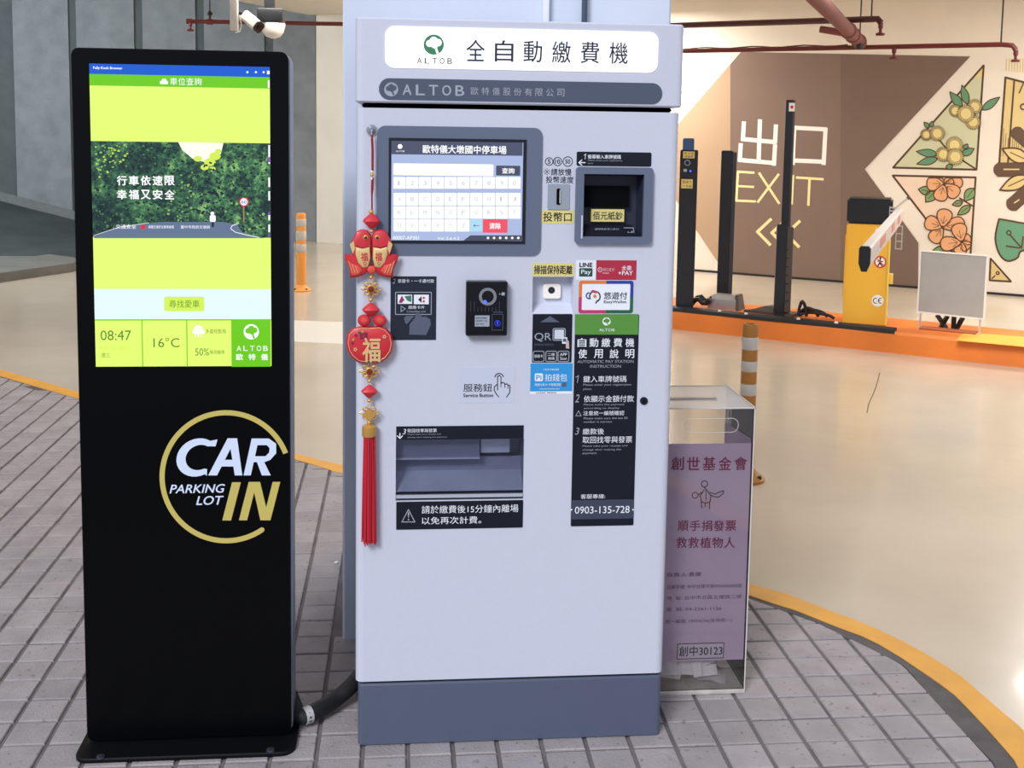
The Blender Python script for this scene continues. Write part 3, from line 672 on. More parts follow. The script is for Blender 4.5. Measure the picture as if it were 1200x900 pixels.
# tall pole
FP = Face(gnd(913, 366, ZI), (-.55, -1, 0))
t_ = root('camera_pole', gnd(913, 366, ZI), 'tall thin black pole with a small white sticker before the EXIT sign', 'pole')
b = upright(FP, 905, 916, 262, ZI, .12, metb); 
v1 = FP.uv(912, 262)[1]; b2 = upright(FP, 906, 920, 240, ZI, .1, metb)
FPn = Face(gnd(912, 370, ZI), (-.3, -1, 0))
def tall(u_bottom_px, v_top_px, w_m, depth, z0, m, off=0.):
    u = FPn.uv(*u_bottom_px)[0]; v = FPn.uv(*v_top_px)[1]; bb = B(); bm = bmesh.new(); bmesh.ops.create_cube(bm, size=1)
    for x in bm.verts: x.co = FPn.pt(u + w_m / 2 + x.co.x * w_m, (z0 + v) / 2 + x.co.z * (v - z0), -depth / 2 - x.co.y * depth + off)
    bmesh.ops.bevel(bm, geom=bm.edges[:], offset=.004, segments=1, affect='EDGES'); bb.bm(bm, m); return bb
O('pole', tall((918, 200), (926, 117), .055, .045, ZI, metb), t_)
O('pole_side', tall((925.5, 200), (931, 117.5), .022, .03, ZI + .02, metg, -.01), t_, label='brown grey side rail')
O('housing', tall((908, 330), (914, 263), .075, .1, ZI, metb, .03), t_)
hs = tall((918.5, 330), (922, 266), .055, .07, ZI + .03, metg, .02)
for k in range(7):
    u = FPn.uv(922, 290 + k * 11)[0]; v = FPn.uv(920, 292 + k * 10)[1]; hs.prism(rrect(u - .012, v - .005, u + .012, v + .005), FPn, .02, .024, blk)
O('vent_panel', hs, t_, label='brown grey vented side panel')
P = Print(FPn, .001); P.rect(924.5, 120.5, 931.5, 130.5, wht); P.disc(928, 125.5, 2, mat('ink_red', (196, 52, 52), .5), 2, 10); O('sticker', P, t_, smooth=False)
b = B(); c = gnd(905, 369, ZI); b.slab([(c + idr * a_ + inn * d_)[:2] for a_, d_ in ((-.22, 0), (.16, -.02), (.2, .12), (-.1, .16))], ZI, ZI + .02, metg)
b.loft([[c + idr * a_ + inn * d_ + Vector((0, 0, .02)) for a_, d_ in ((-.18, .0), (.1, 0), (.1, .12), (-.1, .12))], [c + idr * a_ + inn * d_ + Vector((0, 0, .06)) for a_, d_ in ((-.06, .02), (.06, .02), (.06, .1), (-.04, .1))]], metg); O('foot_plate', b, t_)
q = B(); c = gnd(935, 372, ZI)
for k, (h_, L_, o_) in enumerate(((.11, .06, 0), (.06, .14, .03), (.045, .2, .06), (.03, .26, .02))):
    q.tube([c + idr * L_ * t / 8 + inn * (o_ + .01 * math.sin(t)) + Vector((0, 0, .014 + h_ * math.sin(math.pi * t / 8) ** .6)) for t in range(9)], .012, ru, 8)
O('cable_coil', q, label='black cable bundle to the right of the tall pole', cat='cable')
# yellow barrier cabinet
yel = mat('barrier_yellow', (236, 178, 52), .4, coat=.2); yeld = mat('barrier_yellow_side', (250, 212, 90), .4)
FY = Face(gnd(1011, 381, ZI), (-.47, -1, 0))
t_ = root('barrier_cabinet', gnd(1011, 381, ZI), 'yellow barrier gate cabinet with a black top on the orange island', 'barrier')
zt = FY.uv(1018, 263)[1]
b = upright(FY, 989.5, 1041, 263, ZI, .3, yel, .01); O('cabinet_body', b, t_)
b = upright(FY, 990.5, 1043.5, 233, zt + .003, .3, blk, .014); O('cabinet_head', b, t_, label='black head')
u0 = FY.uv(987.5, 330)[0]; b = B(); b.prism([(u0, ZI + .15), (u0 + .02, ZI + .15), (u0 + .02, zt - .09), (u0, zt - .09)], FY, -.28, -.1, yel); O('door_edge', b, t_)
u1 = FY.uv(1040, 330)[0]; b = B(); b.prism([(u1, ZI + .3), (u1 + .035, ZI + .3), (u1 + .035, ZI + .37), (u1, ZI + .37)], FY, -.12, -.05, yeld); b.prism([(u1 - .004, ZI + .01), (u1 + .008, ZI + .01), (u1 + .008, zt - .03), (u1 - .004, zt - .03)], FY, -.06, -.002, yeld); O('door_lock', b, t_)
P = Print(FY, .001); redi = mat('sign_red', (200, 46, 40), .5); wi = mat('sticker_white', (240, 238, 230), .5)
P.disc(1031.5, 307, 7, wi, 1); P.ring(1031.5, 307, 7.2, 1.6, redi, 2); P.disc(1031.8, 302.6, 1.3, black, 1.5, 10); P.line([(1031.5, 304), (1031, 308), (1028.8, 311.5)], 1.6, black, 1.5); P.line([(1031, 308), (1033.6, 311.5)], 1.5, black, 1.5); P.line([(1028.5, 306), (1034.5, 306.5)], 1.1, black, 1.5); P.line([(1026.6, 302), (1036.6, 312)], 1.1, redi, 2.2)
P.disc(1028.4, 352.4, 7, wi, 1); P.ring(1026.2, 352.4, 3.4, 1, black, 2, 14, 70, 290); P.ring(1032.2, 352.4, 3.4, 1, black, 2, 14, 70, 290); P.line([(1029, 352.4), (1031.5, 352.4)], .9, black, 2)
P.rect(1026, 268, 1033, 273.5, wi, 1); P.poly([(1027.3, 272.6), (1029.5, 269), (1031.7, 272.6)], black, 2)
O('sticker', P, t_, label='no pedestrians sign and conformity mark', smooth=False)
# barrier arm pointing at the lane
za = .9; c_far = FY.pt(FY.uv(1046, 255)[0] + .04, .93, -.15); c_near = gnd(1013, 303, .9)
ad = (c_near - c_far).normalized(); ax_ = ad.cross(Vector((0, 0, 1))).normalized()
def arm_ring(c, s=1.):
    return [c + ax_ * (a_ * s) + Vector((0, 0, z * s)) for a_, z in ((-.012, -.062), (.012, -.062), (.026, -.025), (.026, .045), (.018, .056), (-.018, .056), (-.026, .045), (-.026, -.025))]
q = B(); q.loft([arm_ring(c_far), arm_ring(c_near - ad * .02)], mat('arm_white', (226, 222, 220), .3, .1)); arm = O('barrier_arm', q, t_, label='white and red barrier arm reaching over the lane')
q = B(); q.loft([arm_ring(c_near - ad * .02, 1.08), arm_ring(c_near, 1.06)], blk); O('end_cap', q, arm, label='black end cap')
rdp = mat('reflector_red', (226, 110, 100), .35)
Ln = (c_near - c_far).length
for t0, t1 in ((.12, .2), (.33, .43), (.62, .76)):
    for s_ in (-1, 1):
        q = B(); p0 = c_far + ad * Ln * t0; p1 = c_far + ad * Ln * t1; o_ = ax_ * s_ * .0265
        q.loft([[p0 + o_ + Vector((0, 0, -.015)), p0 + o_ * 1.05 + Vector((0, 0, -.015)), p0 + o_ * 1.05 + Vector((0, 0, .035)), p0 + o_ + Vector((0, 0, .035))], [p1 + o_ + Vector((0, 0, -.015)), p1 + o_ * 1.05 + Vector((0, 0, -.015)), p1 + o_ * 1.05 + Vector((0, 0, .035)), p1 + o_ + Vector((0, 0, .035))]], rdp); O('reflector', q, arm, label='red reflective patch')
stl = mat('zinc_steel', (200, 198, 192), .35, .5)
q = B(); uu = FY.uv(1042, 250)[0]
for k in range(6):
    v = FY.uv(1045, 243 + k * 4)[1]; q.prism(rrect(uu, v - .006, uu + .04, v + .004), FY, .0, .012, stl)
q.prism(rrect(uu, FY.uv(1045, 263)[1], uu + .006, FY.uv(1045, 242)[1]), FY, 0, .014, stl); q.prism(rrect(uu + .034, FY.uv(1045, 263)[1], uu + .04, FY.uv(1045, 242)[1]), FY, 0, .014, stl)
q.tube([FY.pt(uu + .03, FY.uv(1045, 246)[1], -.05), FY.pt(uu + .12, FY.uv(1058, 233)[1], -.12)], .008, stl, 8); q.ball(FY.pt(uu + .12, FY.uv(1058, 233)[1], -.12), .013, mat('bolt_dark', (60, 56, 54), .5), 10, 6)
u2 = FY.uv(1049, 280)[0]; va, vb = FY.uv(1050, 293)[1], FY.uv(1050, 266)[1]
q.prism(rrect(u2, va, u2 + .008, vb), FY, -.1, -.09, stl); q.prism(rrect(u2 + .04, va, u2 + .048, vb), FY, -.1, -.09, stl)
for k in range(4): v = va + (vb - va) * k / 3; q.prism(rrect(u2, v - .004, u2 + .048, v + .004), FY, -.1, -.088, stl)
O('swing_bracket', q, arm, label='slotted zinc bracket')
# silver board
b0 = gnd(1079, 385, ZI); b1 = gnd(1146, 393, ZI); bd = (b1 - b0).normalized(); FD = Face(b0, Vector((bd.y, -bd.x, 0)))
t_ = root('sign_board', (b0 + b1) / 2, 'blank silver metal board standing on thin legs right of the yellow barrier', 'board')
def FDu(px, py): return FD.uv(px, py)
A_, B_, C_, D_ = FDu(1079.5, 296), FDu(1157.5, 299.5), FDu(1151, 371.6), FDu(1076.5, 366)
q = B(); uL = (A_[0] + D_[0]) / 2; uR = (B_[0] + C_[0]) / 2; vT = (A_[1] + B_[1]) / 2; vB = (C_[1] + D_[1]) / 2
q.prism(rrect(uL, vB, uR, vT), FD, -.012, 0, mat('board_grey', (176, 172, 166), .35, .35, noise=.06, nscale=6)); O('panel', q, t_, smooth=False)
q = B(); tk = .01
for r_ in ((uL - tk, vT, uR + tk, vT + tk), (uL - tk, vB - tk, uR + tk, vB), (uL - tk, vB, uL, vT), (uR, vB, uR + tk, vT)): q.prism(rrect(*r_), FD, -.015, .006, wht)
O('frame', q, t_)
for u in (uL + .015, uR - .02):
    q = B(); q.prism(rrect(u - .006, ZI, u + .006, vB), FD, -.012, 0, stl); O('leg', q, t_)
t_ = root('folded_stand', gnd(1113, 386, ZI), 'pair of black crossed folding legs under the silver board', 'stand')
for xs in (((1098, 369), (1109, 389)), ((1110.5, 370), (1102, 389)), ((1118, 371), (1117, 389)), ((1128.5, 372), (1120, 390))):
    pa, pb = [onp(x, y, FD.n, FD.c - .12) for x, y in xs]; pb.z = max(pb.z, ZI); q = B(); q.tube([pa, pb], .017, ru, 4); O('leg', q, t_)
q = B(); c = gnd(1113, 389, ZI); q.slab([(c + idr * a_ + inn * d_)[:2] for a_, d_ in ((-.2, -.02), (.17, -.02), (.17, .1), (-.2, .1))], ZI, ZI + .01, mat('rust_mat', (150, 76, 38), .7)); O('foot_mat', q, t_)

# ================================================================== PAY MACHINE
YM = 2.63; MF = Face((0, YM, 0), (0, -1, 0))
ms = mat('machine_silver_blue', (201, 204, 219), .42, noise=.012, nscale=80, coat=.15); slate = mat('slate_blue_grey', (76, 84, 104), .45); base_m = mat('base_slate', (82, 90, 112), .45, coat=.1); gap = mat('gap_black', (6, 7, 12), .9, spec=.1)
dkp = mat('dark_navy_panel', (16, 20, 34), .5, spec=.3)
MX0, MX1 = -.1045, .6585; MC = (MX0 + MX1) / 2
pay = root('pay_machine', (MC, YM + .26, 0), 'tall pale blue grey parking pay machine with a lit sign on top', 'machine')
def vbox(x0, x1, y0, y1, z0, z1, r, m, seg=5, top=.004):
    """upright box with rounded vertical edges"""
    b = B(); ring = rrect(x0, y0, x1, y1, r, seg); ins = lambda k: rrect(x0 + k, y0 + k, x1 - k, y1 - k, max(r - k, .001), seg)
    b.loft([[(x, y, z0) for x, y in ins(top)], [(x, y, z0 + top) for x, y in ring], [(x, y, z1 - top) for x, y in ring], [(x, y, z1) for x, y in ins(top)]], m); return b
# door with real openings: grid of cells over the flat front
RD = .018
holes = [MF.box(683, 204, 753, 277), MF.box(463.8, 515, 613.5, 585.5), MF.box(624, 324.5, 672, 367.5)]
Z0, Z1 = .1665, 1.5565
us = sorted({MX0 + RD, MX1 - RD} | {h_[0] for h_ in holes} | {h_[2] for h_ in holes}); vs_ = sorted({Z0, Z1} | {h_[1] for h_ in holes} | {h_[3] for h_ in holes})
b = B()
for i in range(len(us) - 1):
    for j in range(len(vs_) - 1):
        um, vm = (us[i] + us[i + 1]) / 2, (vs_[j] + vs_[j + 1]) / 2
        if any(h_[0] < um < h_[2] and h_[1] < vm < h_[3] for h_ in holes): continue
        b.add([(us[i], YM, vs_[j]), (us[i + 1], YM, vs_[j]), (us[i + 1], YM, vs_[j + 1]), (us[i], YM, vs_[j + 1])], [[0, 1, 2, 3]], ms)
YD1 = 3.14
def fil(cx, sgn):
    pr = [(cx + sgn * RD * math.sin(math.radians(a_)), YM + RD - RD * math.cos(math.radians(a_))) for a_ in range(0, 91, 15)] + [(cx + sgn * RD, YD1)]
    n_ = len(pr); b.add([(x, y, Z0) for x, y in pr] + [(x, y, Z1) for x, y in pr], [[i, i + 1, n_ + i + 1, n_ + i] for i in range(n_ - 1)], ms)
fil(MX0 + RD, -1); fil(MX1 - RD, 1)
for z in (Z0, Z1): b.add([(MX0 + .003, YM + .012, z), (MX1 - .003, YM + .012, z), (MX1, YD1, z), (MX0, YD1, z)], [[0, 1, 2, 3]], ms)
b.add([(MX0, YD1, Z0), (MX1, YD1, Z0), (MX1, YD1, Z1), (MX0, YD1, Z1)], [[0, 1, 2, 3]], ms)
door = O('door_panel', b, pay, recalc=False)
q = vbox(MX0 + .008, MX1 - .008, YM + .006, YM + .1, .155, 1.57, .012, gap)
O('gap_frame', vbox(MX0 + .012, MX1 - .012, YM + .03, YD1 - .02, Z1, 1.568, .01, gap), pay, label='dark gap under the header')
O('gap_frame', vbox(MX0 + .012, MX1 - .012, YM + .012, YD1 - .02, .158, Z0, .01, gap), pay, label='dark gap above the plinth')
O('plinth', vbox(MX0 + .006, MX1 - .003, YM + .002, YD1, 0, .1585, .012, base_m), pay, label='slate blue plinth')
header = O('header_box', vbox(-.1065, .6625, YM - .006, YD1, 1.568, 1.7625, .016, ms), pay)
HF = Face((0, YM - .006, 0), (0, -1, 0))
lit = mat('lit_sign', (252, 253, 255), .3, emit=1.25)
b = B(); b.prism(rrect(*HF.box(451.2, 34, 771.2, 82.5), .022, 6), HF, 0, .002, lit); sign = O('lit_sign', b, pay, label='white lit sign with dark lettering')
lg = mat('logo_green', (60, 130, 92), .5)
def clover(P, x, y, r, m_bg, m_fg, lay=1):
    P.disc(x, y, r, m_bg, lay, 28)
    for dx, dy, rr in ((-.42, -.12, .36), (0, -.38, .42), (.42, -.2, .38), (.08, -.02, .4), (-.15, -.2, .4)): P.disc(x + dx * r, y + dy * r, rr * r, m_fg, lay + .6, 14)
    P.poly([(x - .05 * r, y), (x + .2 * r, y), (x + .5 * r, y + .82 * r), (x + .28 * r, y + .92 * r)], m_fg, lay + .6)
litw = mat('lit_sign_white', (252, 253, 255), .3, emit=1.2)
P = Print(HF, .002); clover(P, 508.3, 52.4, 11.8, lg, litw); P.spread('ALTOB', 488.8, 68.0, 529.8, 74.8, .62, navy, 1, 0, .02)
P.spread('全自動繳費機', 546.5, 48.5, 735.5, 73.5, .64, navy, 1, .006, .018)
O('sign_lettering', P, sign, smooth=False)
b = B(); a_ = HF.box(444, 94.5, 776, 119.5); b.prism(rrect(*a_, (a_[3] - a_[1]) / 2 - .0005, 8), HF, 0, .0015, slate); bar = O('name_bar', b, pay, label='slate name bar below the lit sign')
P = Print(HF, .0015); clover(P, 458.4, 104.8, 8, silver, slate); P.ring(458.4, 104.8, 8.2, 1, silver, 2)
P.spread('ALTOB', 472, 99.8, 544, 111.8, .66, silver, 1, .02, .018); P.spread('歐特儀股份有限公司', 551.8, 103.2, 661.3, 112.2, .7, silver, 1, 0, .018)
O('lettering', P, bar, smooth=False)
# screen
b = B(); a_ = MF.box(441.5, 148.5, 634.5, 299)
b.prism(rrect(*a_, .02, 6), MF, 0, .004, mat('bezel_slate', (96, 106, 128), .45)); bez = O('screen_bezel', b, pay, label='slate rounded bezel round the touchscreen')
b = B(); b.prism(rrect(*MF.box(455.5, 162.5, 615.8, 285)), MF, .004, .0065, mat('screen_frame_black', (12, 14, 30), .3)); O('screen_frame', b, bez, smooth=False)
E = lambda n, c, e=1.: mat('screen_' + n, c, .12, emit=e)
P = Print(MF, .0068); SX = lambda x: 400 + x / 5; SY = lambda y: 140 + y / 5
def sr(x0, y0, x1, y1, m, lay=1, r=0.): P.rect(SX(x0), SY(y0), SX(x1), SY(y1), m, lay, r)
def stx(s_, x0, y0, x1, y1, m, lay=3, bold=0.): P.text(s_, SX(x0), SY(y0), SX(x1), SY(y1), m, lay, bold)
sr(293, 130, 1060, 708, E('periwinkle', (176, 192, 232), .95)); sr(293, 130, 1060, 208, E('slate', (84, 92, 120), .8), 2)
sw = E('white', (250, 252, 255), 1.1); sslate = E('button_slate', (78, 86, 112), .8); sgl = E('pale_ink', (196, 204, 216), .9)
stx('歐特儀大墩國中停車場', 478, 152, 965, 200, sw, 3, .02); P.disc(SX(344), SY(158), 2.8, sw, 3); stx('ALTOB', 320, 181, 370, 190, sw)
sr(305, 259, 890, 329, sw, 2, 1.5); sr(905, 270, 1046, 328, sslate, 2, 1); stx('查詢', 940, 283, 1012, 316, sw, 3, .02)
for r_, (y0, y1, ks) in enumerate(((336, 405, '1234567890'), (429, 503, 'ABCDEFGHIJ'), (507, 580, 'KLMNOPQRST'), (583, 655, 'UVWXYZ'))):
    for k, chh in enumerate(ks):
        x0 = 304 + k * 74.6; sr(x0 + 1.5, y0, x0 + 73, y1, sw, 2, .8); stx(chh, x0 + 28, y0 + 24, x0 + 46 - (8 if chh in '1I' else 0), y0 + 48, sgl, 3)
x0 = 304 + 6 * 74.6; sr(x0 + 1, 583, x0 + 73, 655, E('pale_blue', (176, 222, 246), 1), 2, .8); P.line([(SX(x0 + 22), SY(620)), (SX(x0 + 54), SY(620))], .6, sslate, 3); P.line([(SX(x0 + 32), SY(613)), (SX(x0 + 22), SY(620)), (SX(x0 + 32), SY(627))], .6, sslate, 3)
sr(828, 583, 972, 662, E('red', (240, 84, 104), 1), 2, 1); stx('清除', 866, 604, 932, 640, sw, 3, .02)
stx('40007-AP301', 300, 681, 455, 702, sw); stx('Ver.2.6.4.2', 562, 687, 690, 702, sw)
P.poly([(SX(712), SY(709)), (SX(755), SY(677)), (SX(1060), SY(677)), (SX(1060), SY(709))], sslate, 2)
for k in range(6): P.disc(SX(858 + k * 35.4), SY(692), 1.5, sw, 3, 12)
O('screen_display', P, bez, label='lit touchscreen with on-screen keyboard', smooth=False)
# coin slot
P = Print(MF, 0.)
for x, y, r_, s_ in ((643.5, 189.3, 4.9, '5'), (653.4, 189.3, 5.3, '10'), (665.3, 189.3, 6, '50')):
    P.ring(x, y, r_, .9, black, 1, 24); w_ = 1.5 if len(s_) == 1 else 2.9; P.text(s_, x - w_, y - 2.5, x + w_, y + 2.5, black, 1, .03)
P.text('請放慢', 645.8, 197.6, 669.5, 205.6, black, 1, .012); P.line([(638.4, 198.6), (643.6, 203.8)], .7, black, 1); P.line([(643.6, 198.6), (638.4, 203.8)], .7, black, 1)
for x, y in ((641, 198), (641, 204.4), (637.9, 201.2), (644.1, 201.2)): P.disc(x, y, .6, black, 1, 8)
P.text('投幣速度', 639.7, 206.6, 672, 214.6, black, 1, .012)
O('coin_lettering', P, pay, label='printed coin values and notice', smooth=False)
b = B(); b.prism(rrect(*MF.box(641.6, 215.5, 667.2, 245.5), .003, 3), MF, 0, .003, mat('coin_plate', (176, 184, 198), .35, .6)); 
coin = O('coin_slot_plate', b, pay)
b = B(); a_ = MF.box(652, 220.8, 656.6, 240); b.prism(rrect(*a_, .0035, 4), MF, .003, .0045, gap); a_ = MF.box(655.2, 222.5, 656.6, 238); b.prism(rrect(*a_), MF, .003, .007, stl); O('coin_slot', b, coin)
yl = mat('tape_yellow', (222, 208, 132), .5)
def label_plate(name, F, box, m, parent, th=.0006, lab=None, r=0.):
    b = B(); b.prism(rrect(*F.box(*box), r), F, 0, th, m); return O(name, b, parent, label=lab, smooth=False)
s_ = label_plate('sticker', MF, (633.4, 246.3, 672.6, 262), yl, pay, lab='yellow coin slot label')
P = Print(MF, .0006); P.text('投幣口', 636.5, 248.8, 669.8, 259.6, black, 1, .012); O('lettering', P, s_, smooth=False)
# bill acceptor
s_ = label_plate('sticker', MF, (675.7, 178.2, 763.3, 194.8), dkp, pay, .001, 'dark step one label', .004)
P = Print(MF, .001); P.text('螢幕輸入車牌號碼', 688.8, 181.3, 727.5, 186.2, white, 1, .008); P.text('Please enter your registration', 688.8, 187.3, 729, 189.3, silver, 1); P.text('plate', 689, 190.5, 695, 192.3, silver, 1); P.line([(684.2, 182), (686.4, 180.4), (685.4, 186.4)], .6, white, 1)
P.line([(685.5, 190.5), (678.5, 190.5)], 1.1, white, 1); P.line([(681.7, 187.5), (678.2, 190.5), (681.7, 193.5)], 1.1, white, 1); O('lettering', P, s_, smooth=False)
hb = holes[0]; b = B(); ob = MF.box(673.8, 196, 763.5, 285); o_ = rrect(*ob, .008, 4)
def ringplate(b, outer_, inner_, F, d0, d1, m):
    n_ = len(outer_); 
    V = [F.pt(*p, d1) for p in outer_] + [F.pt(*p, d1) for p in inner_] + [F.pt(*p, d0) for p in outer_] + [F.pt(*p, d0) for p in inner_]
    fs = []
    for i in range(n_):
        j = (i + 1) % n_; fs += [[i, j, n_ + j, n_ + i], [2 * n_ + i, 2 * n_ + j, j, i], [n_ + i, n_ + j, 3 * n_ + j, 3 * n_ + i]]
    return b.add(V, fs, m)
ringplate(b, o_, rrect(*hb, .001, 4), MF, 0, .012, mat('bezel_slate', (96, 106, 128), .45)); acc = O('bill_acceptor_bezel', b, pay, label='slate frame of the banknote slot')
cav = mat('cavity_slate', (40, 45, 64), .5)
def cavity(b, h_, F, depth, m, shrink=0., front=0.):
    u0, v0, u1, v1 = h_; s_ = shrink; fr = [(u0, v0), (u1, v0), (u1, v1), (u0, v1)]; bk = [(u0 + s_, v0 + s_), (u1 - s_, v0 + s_), (u1 - s_, v1 - s_), (u0 + s_, v1 - s_)]
    return b.add([F.pt(*p, front) for p in fr] + [F.pt(*p, -depth) for p in bk], [[0, 1, 5, 4], [1, 2, 6, 5], [2, 3, 7, 6], [3, 0, 4, 7], [4, 5, 6, 7]], m)
b = B(); cavity(b, hb, MF, .045, cav, .006); O('bill_recess', b, acc, recalc=False, smooth=False)
b = B(); uv = MF.box(686, 219, 740.5, 244); b.prism(rrect(*uv), MF, -.044, -.03, gap); O('bill_mouth', b, acc, label='black banknote mouth')
FR = Face((0, YM + .028, 0), (0, -1, 0)); s_ = B(); a_ = FR.box(692.8, 245.3, 731.4, 259.8); s_.prism(rrect(*a_), FR, -.016, .0006, yl)
P2 = Print(FR, .0006); P2.text('佰元紙鈔', 694.8, 248, 729.3, 257.5, black, 1, .012); lb = O('sticker', s_, acc, label='yellow banknote label', smooth=False); 
P2 = O('bill_lettering', P2, acc, smooth=False)
b = B(); FB = Face((0, YM + .012, 0), (0, -1, 0)); A0 = FB.box(683, 265.2, 745.5, 277)
b.add([MF.pt(hb[0] + .001, hb[1] + .002, -.002), MF.pt(hb[2] - .001, hb[1] + .002, -.002), MF.pt(hb[2] - .02, hb[1] + .025, -.03), MF.pt(hb[0] + .001, hb[1] + .025, -.03)], [[0, 1, 2, 3]], dkp)
O('bill_ledge', b, acc, recalc=False, smooth=False)
P = Print(Face((0, YM + .010, 0), (0, -1, 0)), 0.); P.text('請將紙鈔放入鈔口', 697, 267.2, 725, 269.6, silver, 1); P.text('插 入 鈔 票 方 向', 696.5, 274, 724.5, 276, silver, 1)
P.line([(731, 267), (742, 267), (743.5, 275)], .8, silver, 1); P.disc(738.5, 272.5, 3.2, silver, 1, 12); P.disc(738, 270, 2.4, dkp, 1.5, 10)
O('ledge_lettering', P, acc, smooth=False)
q = B(); q.tube([MF.pt(MF.uv(681.3, 253)[0], MF.uv(681.3, 252)[1], .012), MF.pt(MF.uv(681.3, 253)[0], MF.uv(681.3, 279)[1], .012)], .0022, mat('clear_edge', (214, 220, 232), .2, .2), 6); O('side_tab', q, acc)
# scanner recess
s_ = label_plate('sticker', MF, (624, 308.2, 672.6, 323.8), yl, pay, lab='yellow keep distance label')
P = Print(MF, .0006); P.text('掃描保持距離', 625.8, 311, 670.6, 321.2, black, 1, .016); O('lettering', P, s_, smooth=False)
hs_ = holes[2]; b = B(); lt = mat('recess_light', (206, 210, 224), .5)
u0, v0, u1, v1 = hs_
b.add([MF.pt(u0, v0), MF.pt(u1, v0), MF.pt(u1, v1), MF.pt(u0, v1), MF.pt(u0 + .002, v0 + .02, -.035), MF.pt(u1 - .002, v0 + .02, -.035), MF.pt(u1 - .002, v1 - .001, -.035), MF.pt(u0 + .002, v1 - .001, -.035)], [[0, 1, 5, 4], [1, 2, 6, 5], [2, 3, 7, 6], [3, 0, 4, 7], [4, 5, 6, 7]], lt)
rec = O('scanner_recess', b, pay, recalc=False, smooth=False, label='pale open recess of the code scanner')
FS = Face((0, YM + .03, 0), (0, -1, 0))
b = B(); b.prism(rrect(*FS.box(636.2, 332.5, 656.8, 349.5), .006, 4), FS, -.005, .004, mat('scanner_white', (252, 244, 236), .3)); O('scanner', b, rec)
P = Print(FS, .004); P.disc(646, 339.8, 4, black, 1); P.disc(646, 339.8, 1.5, mat('lens_violet', (60, 50, 70), .1), 2, 12); O('scanner_lens', P, rec, smooth=False)
# pay stickers
s_ = label_plate('sticker', MF, (674.8, 305, 698.5, 327.8), mat('sticker_paper', (228, 232, 240), .45), pay, lab='white payment sticker with green word')
P = Print(MF, .0006); P.text('LINE', 679.2, 308, 694, 312.8, black, 1, .06); P.rect(678.7, 314.2, 694.2, 324, mat('pay_green', (30, 72, 60), .5), 1, 1.2); P.text('Pay', 681, 316, 692.3, 322.5, white, 1.6, .01); O('lettering', P, s_, smooth=False)
s_ = label_plate('sticker', MF, (698.6, 305, 745.8, 328), mat('pay_red', (176, 36, 62), .45), pay, lab='crimson payment sticker')
P = Print(MF, .0006); pk = mat('ink_pink', (232, 180, 190), .5); P.ring(703, 316, 2.9, .8, pk, 1); P.text('V', 701.6, 314.4, 704.4, 317.6, pk, 1); P.text('街口支付', 706.5, 313.8, 720, 318, pk, 1); P.rect(706, 319.6, 713.6, 320.4, pk, 1)
P.text('全盈', 728.5, 311.2, 740, 316.2, white, 1, .01); P.text('+PAY', 724.5, 317.5, 741.5, 322.3, white, 1, .015); O('lettering', P, s_, smooth=False)
b = B(); b.prism(rrect(*MF.box(678, 328.8, 742, 367), .006, 4), MF, 0, .0006, white); s_ = O('sticker', b, pay, label='white wallet sticker with a four-colour border', smooth=False)
P = Print(MF, .0006); a_ = MF.box(678, 328.8, 742, 367); oo = rrect(*a_, .006, 4); ii = rrect(a_[0] + .0078, a_[1] + .0078, a_[2] - .0078, a_[3] - .0078, .003, 4); n_ = len(oo)
um, vm = (a_[0] + a_[2]) / 2, (a_[1] + a_[3]) / 2
cc = {(0, 1): mat('edge_orange', (226, 122, 48), .5), (1, 1): mat('edge_blue', (40, 62, 150), .5), (1, 0): mat('edge_green', (24, 96, 72), .5), (0, 0): mat('edge_magenta', (196, 50, 106), .5)}
def densify(L, k):
    out = []
    for p, q_ in zip(L, L[1:] + L[:1]):
        for t in range(k): out.append((p[0] + (q_[0] - p[0]) * t / k, p[1] + (q_[1] - p[1]) * t / k))
    return out
oo, ii = densify(oo, 8), densify(ii, 8); n_ = len(oo)
for i in range(n_):
    j = (i + 1) % n_; c = ((oo[i][0] + oo[j][0]) / 2, (oo[i][1] + oo[j][1]) / 2)
    P.raw([oo[i], oo[j], ii[j], ii[i]], cc[(int(c[0] > um), int(c[1] > vm))], 1)
P.text('悠遊付', 707.5, 342.2, 734.8, 350.6, navy, 1, .015); P.text('EasyWallet', 707.6, 352, 734, 356.2, navy, 1, .02)
P.ring(697, 347.5, 7, 1.6, navy, 1, 20, -60, 200); P.ring(690.5, 346.5, 4.2, 1.5, cc[(1, 1)], 1, 16, 80, 300); P.disc(697, 347, 2, cc[(0, 1)], 2, 12); P.poly([(692, 341), (695, 339.5), (701, 342), (698, 344)], cc[(0, 0)], 2); P.line([(700, 352), (698, 355)], 1.4, navy, 2)
O('lettering', P, s_, smooth=False)
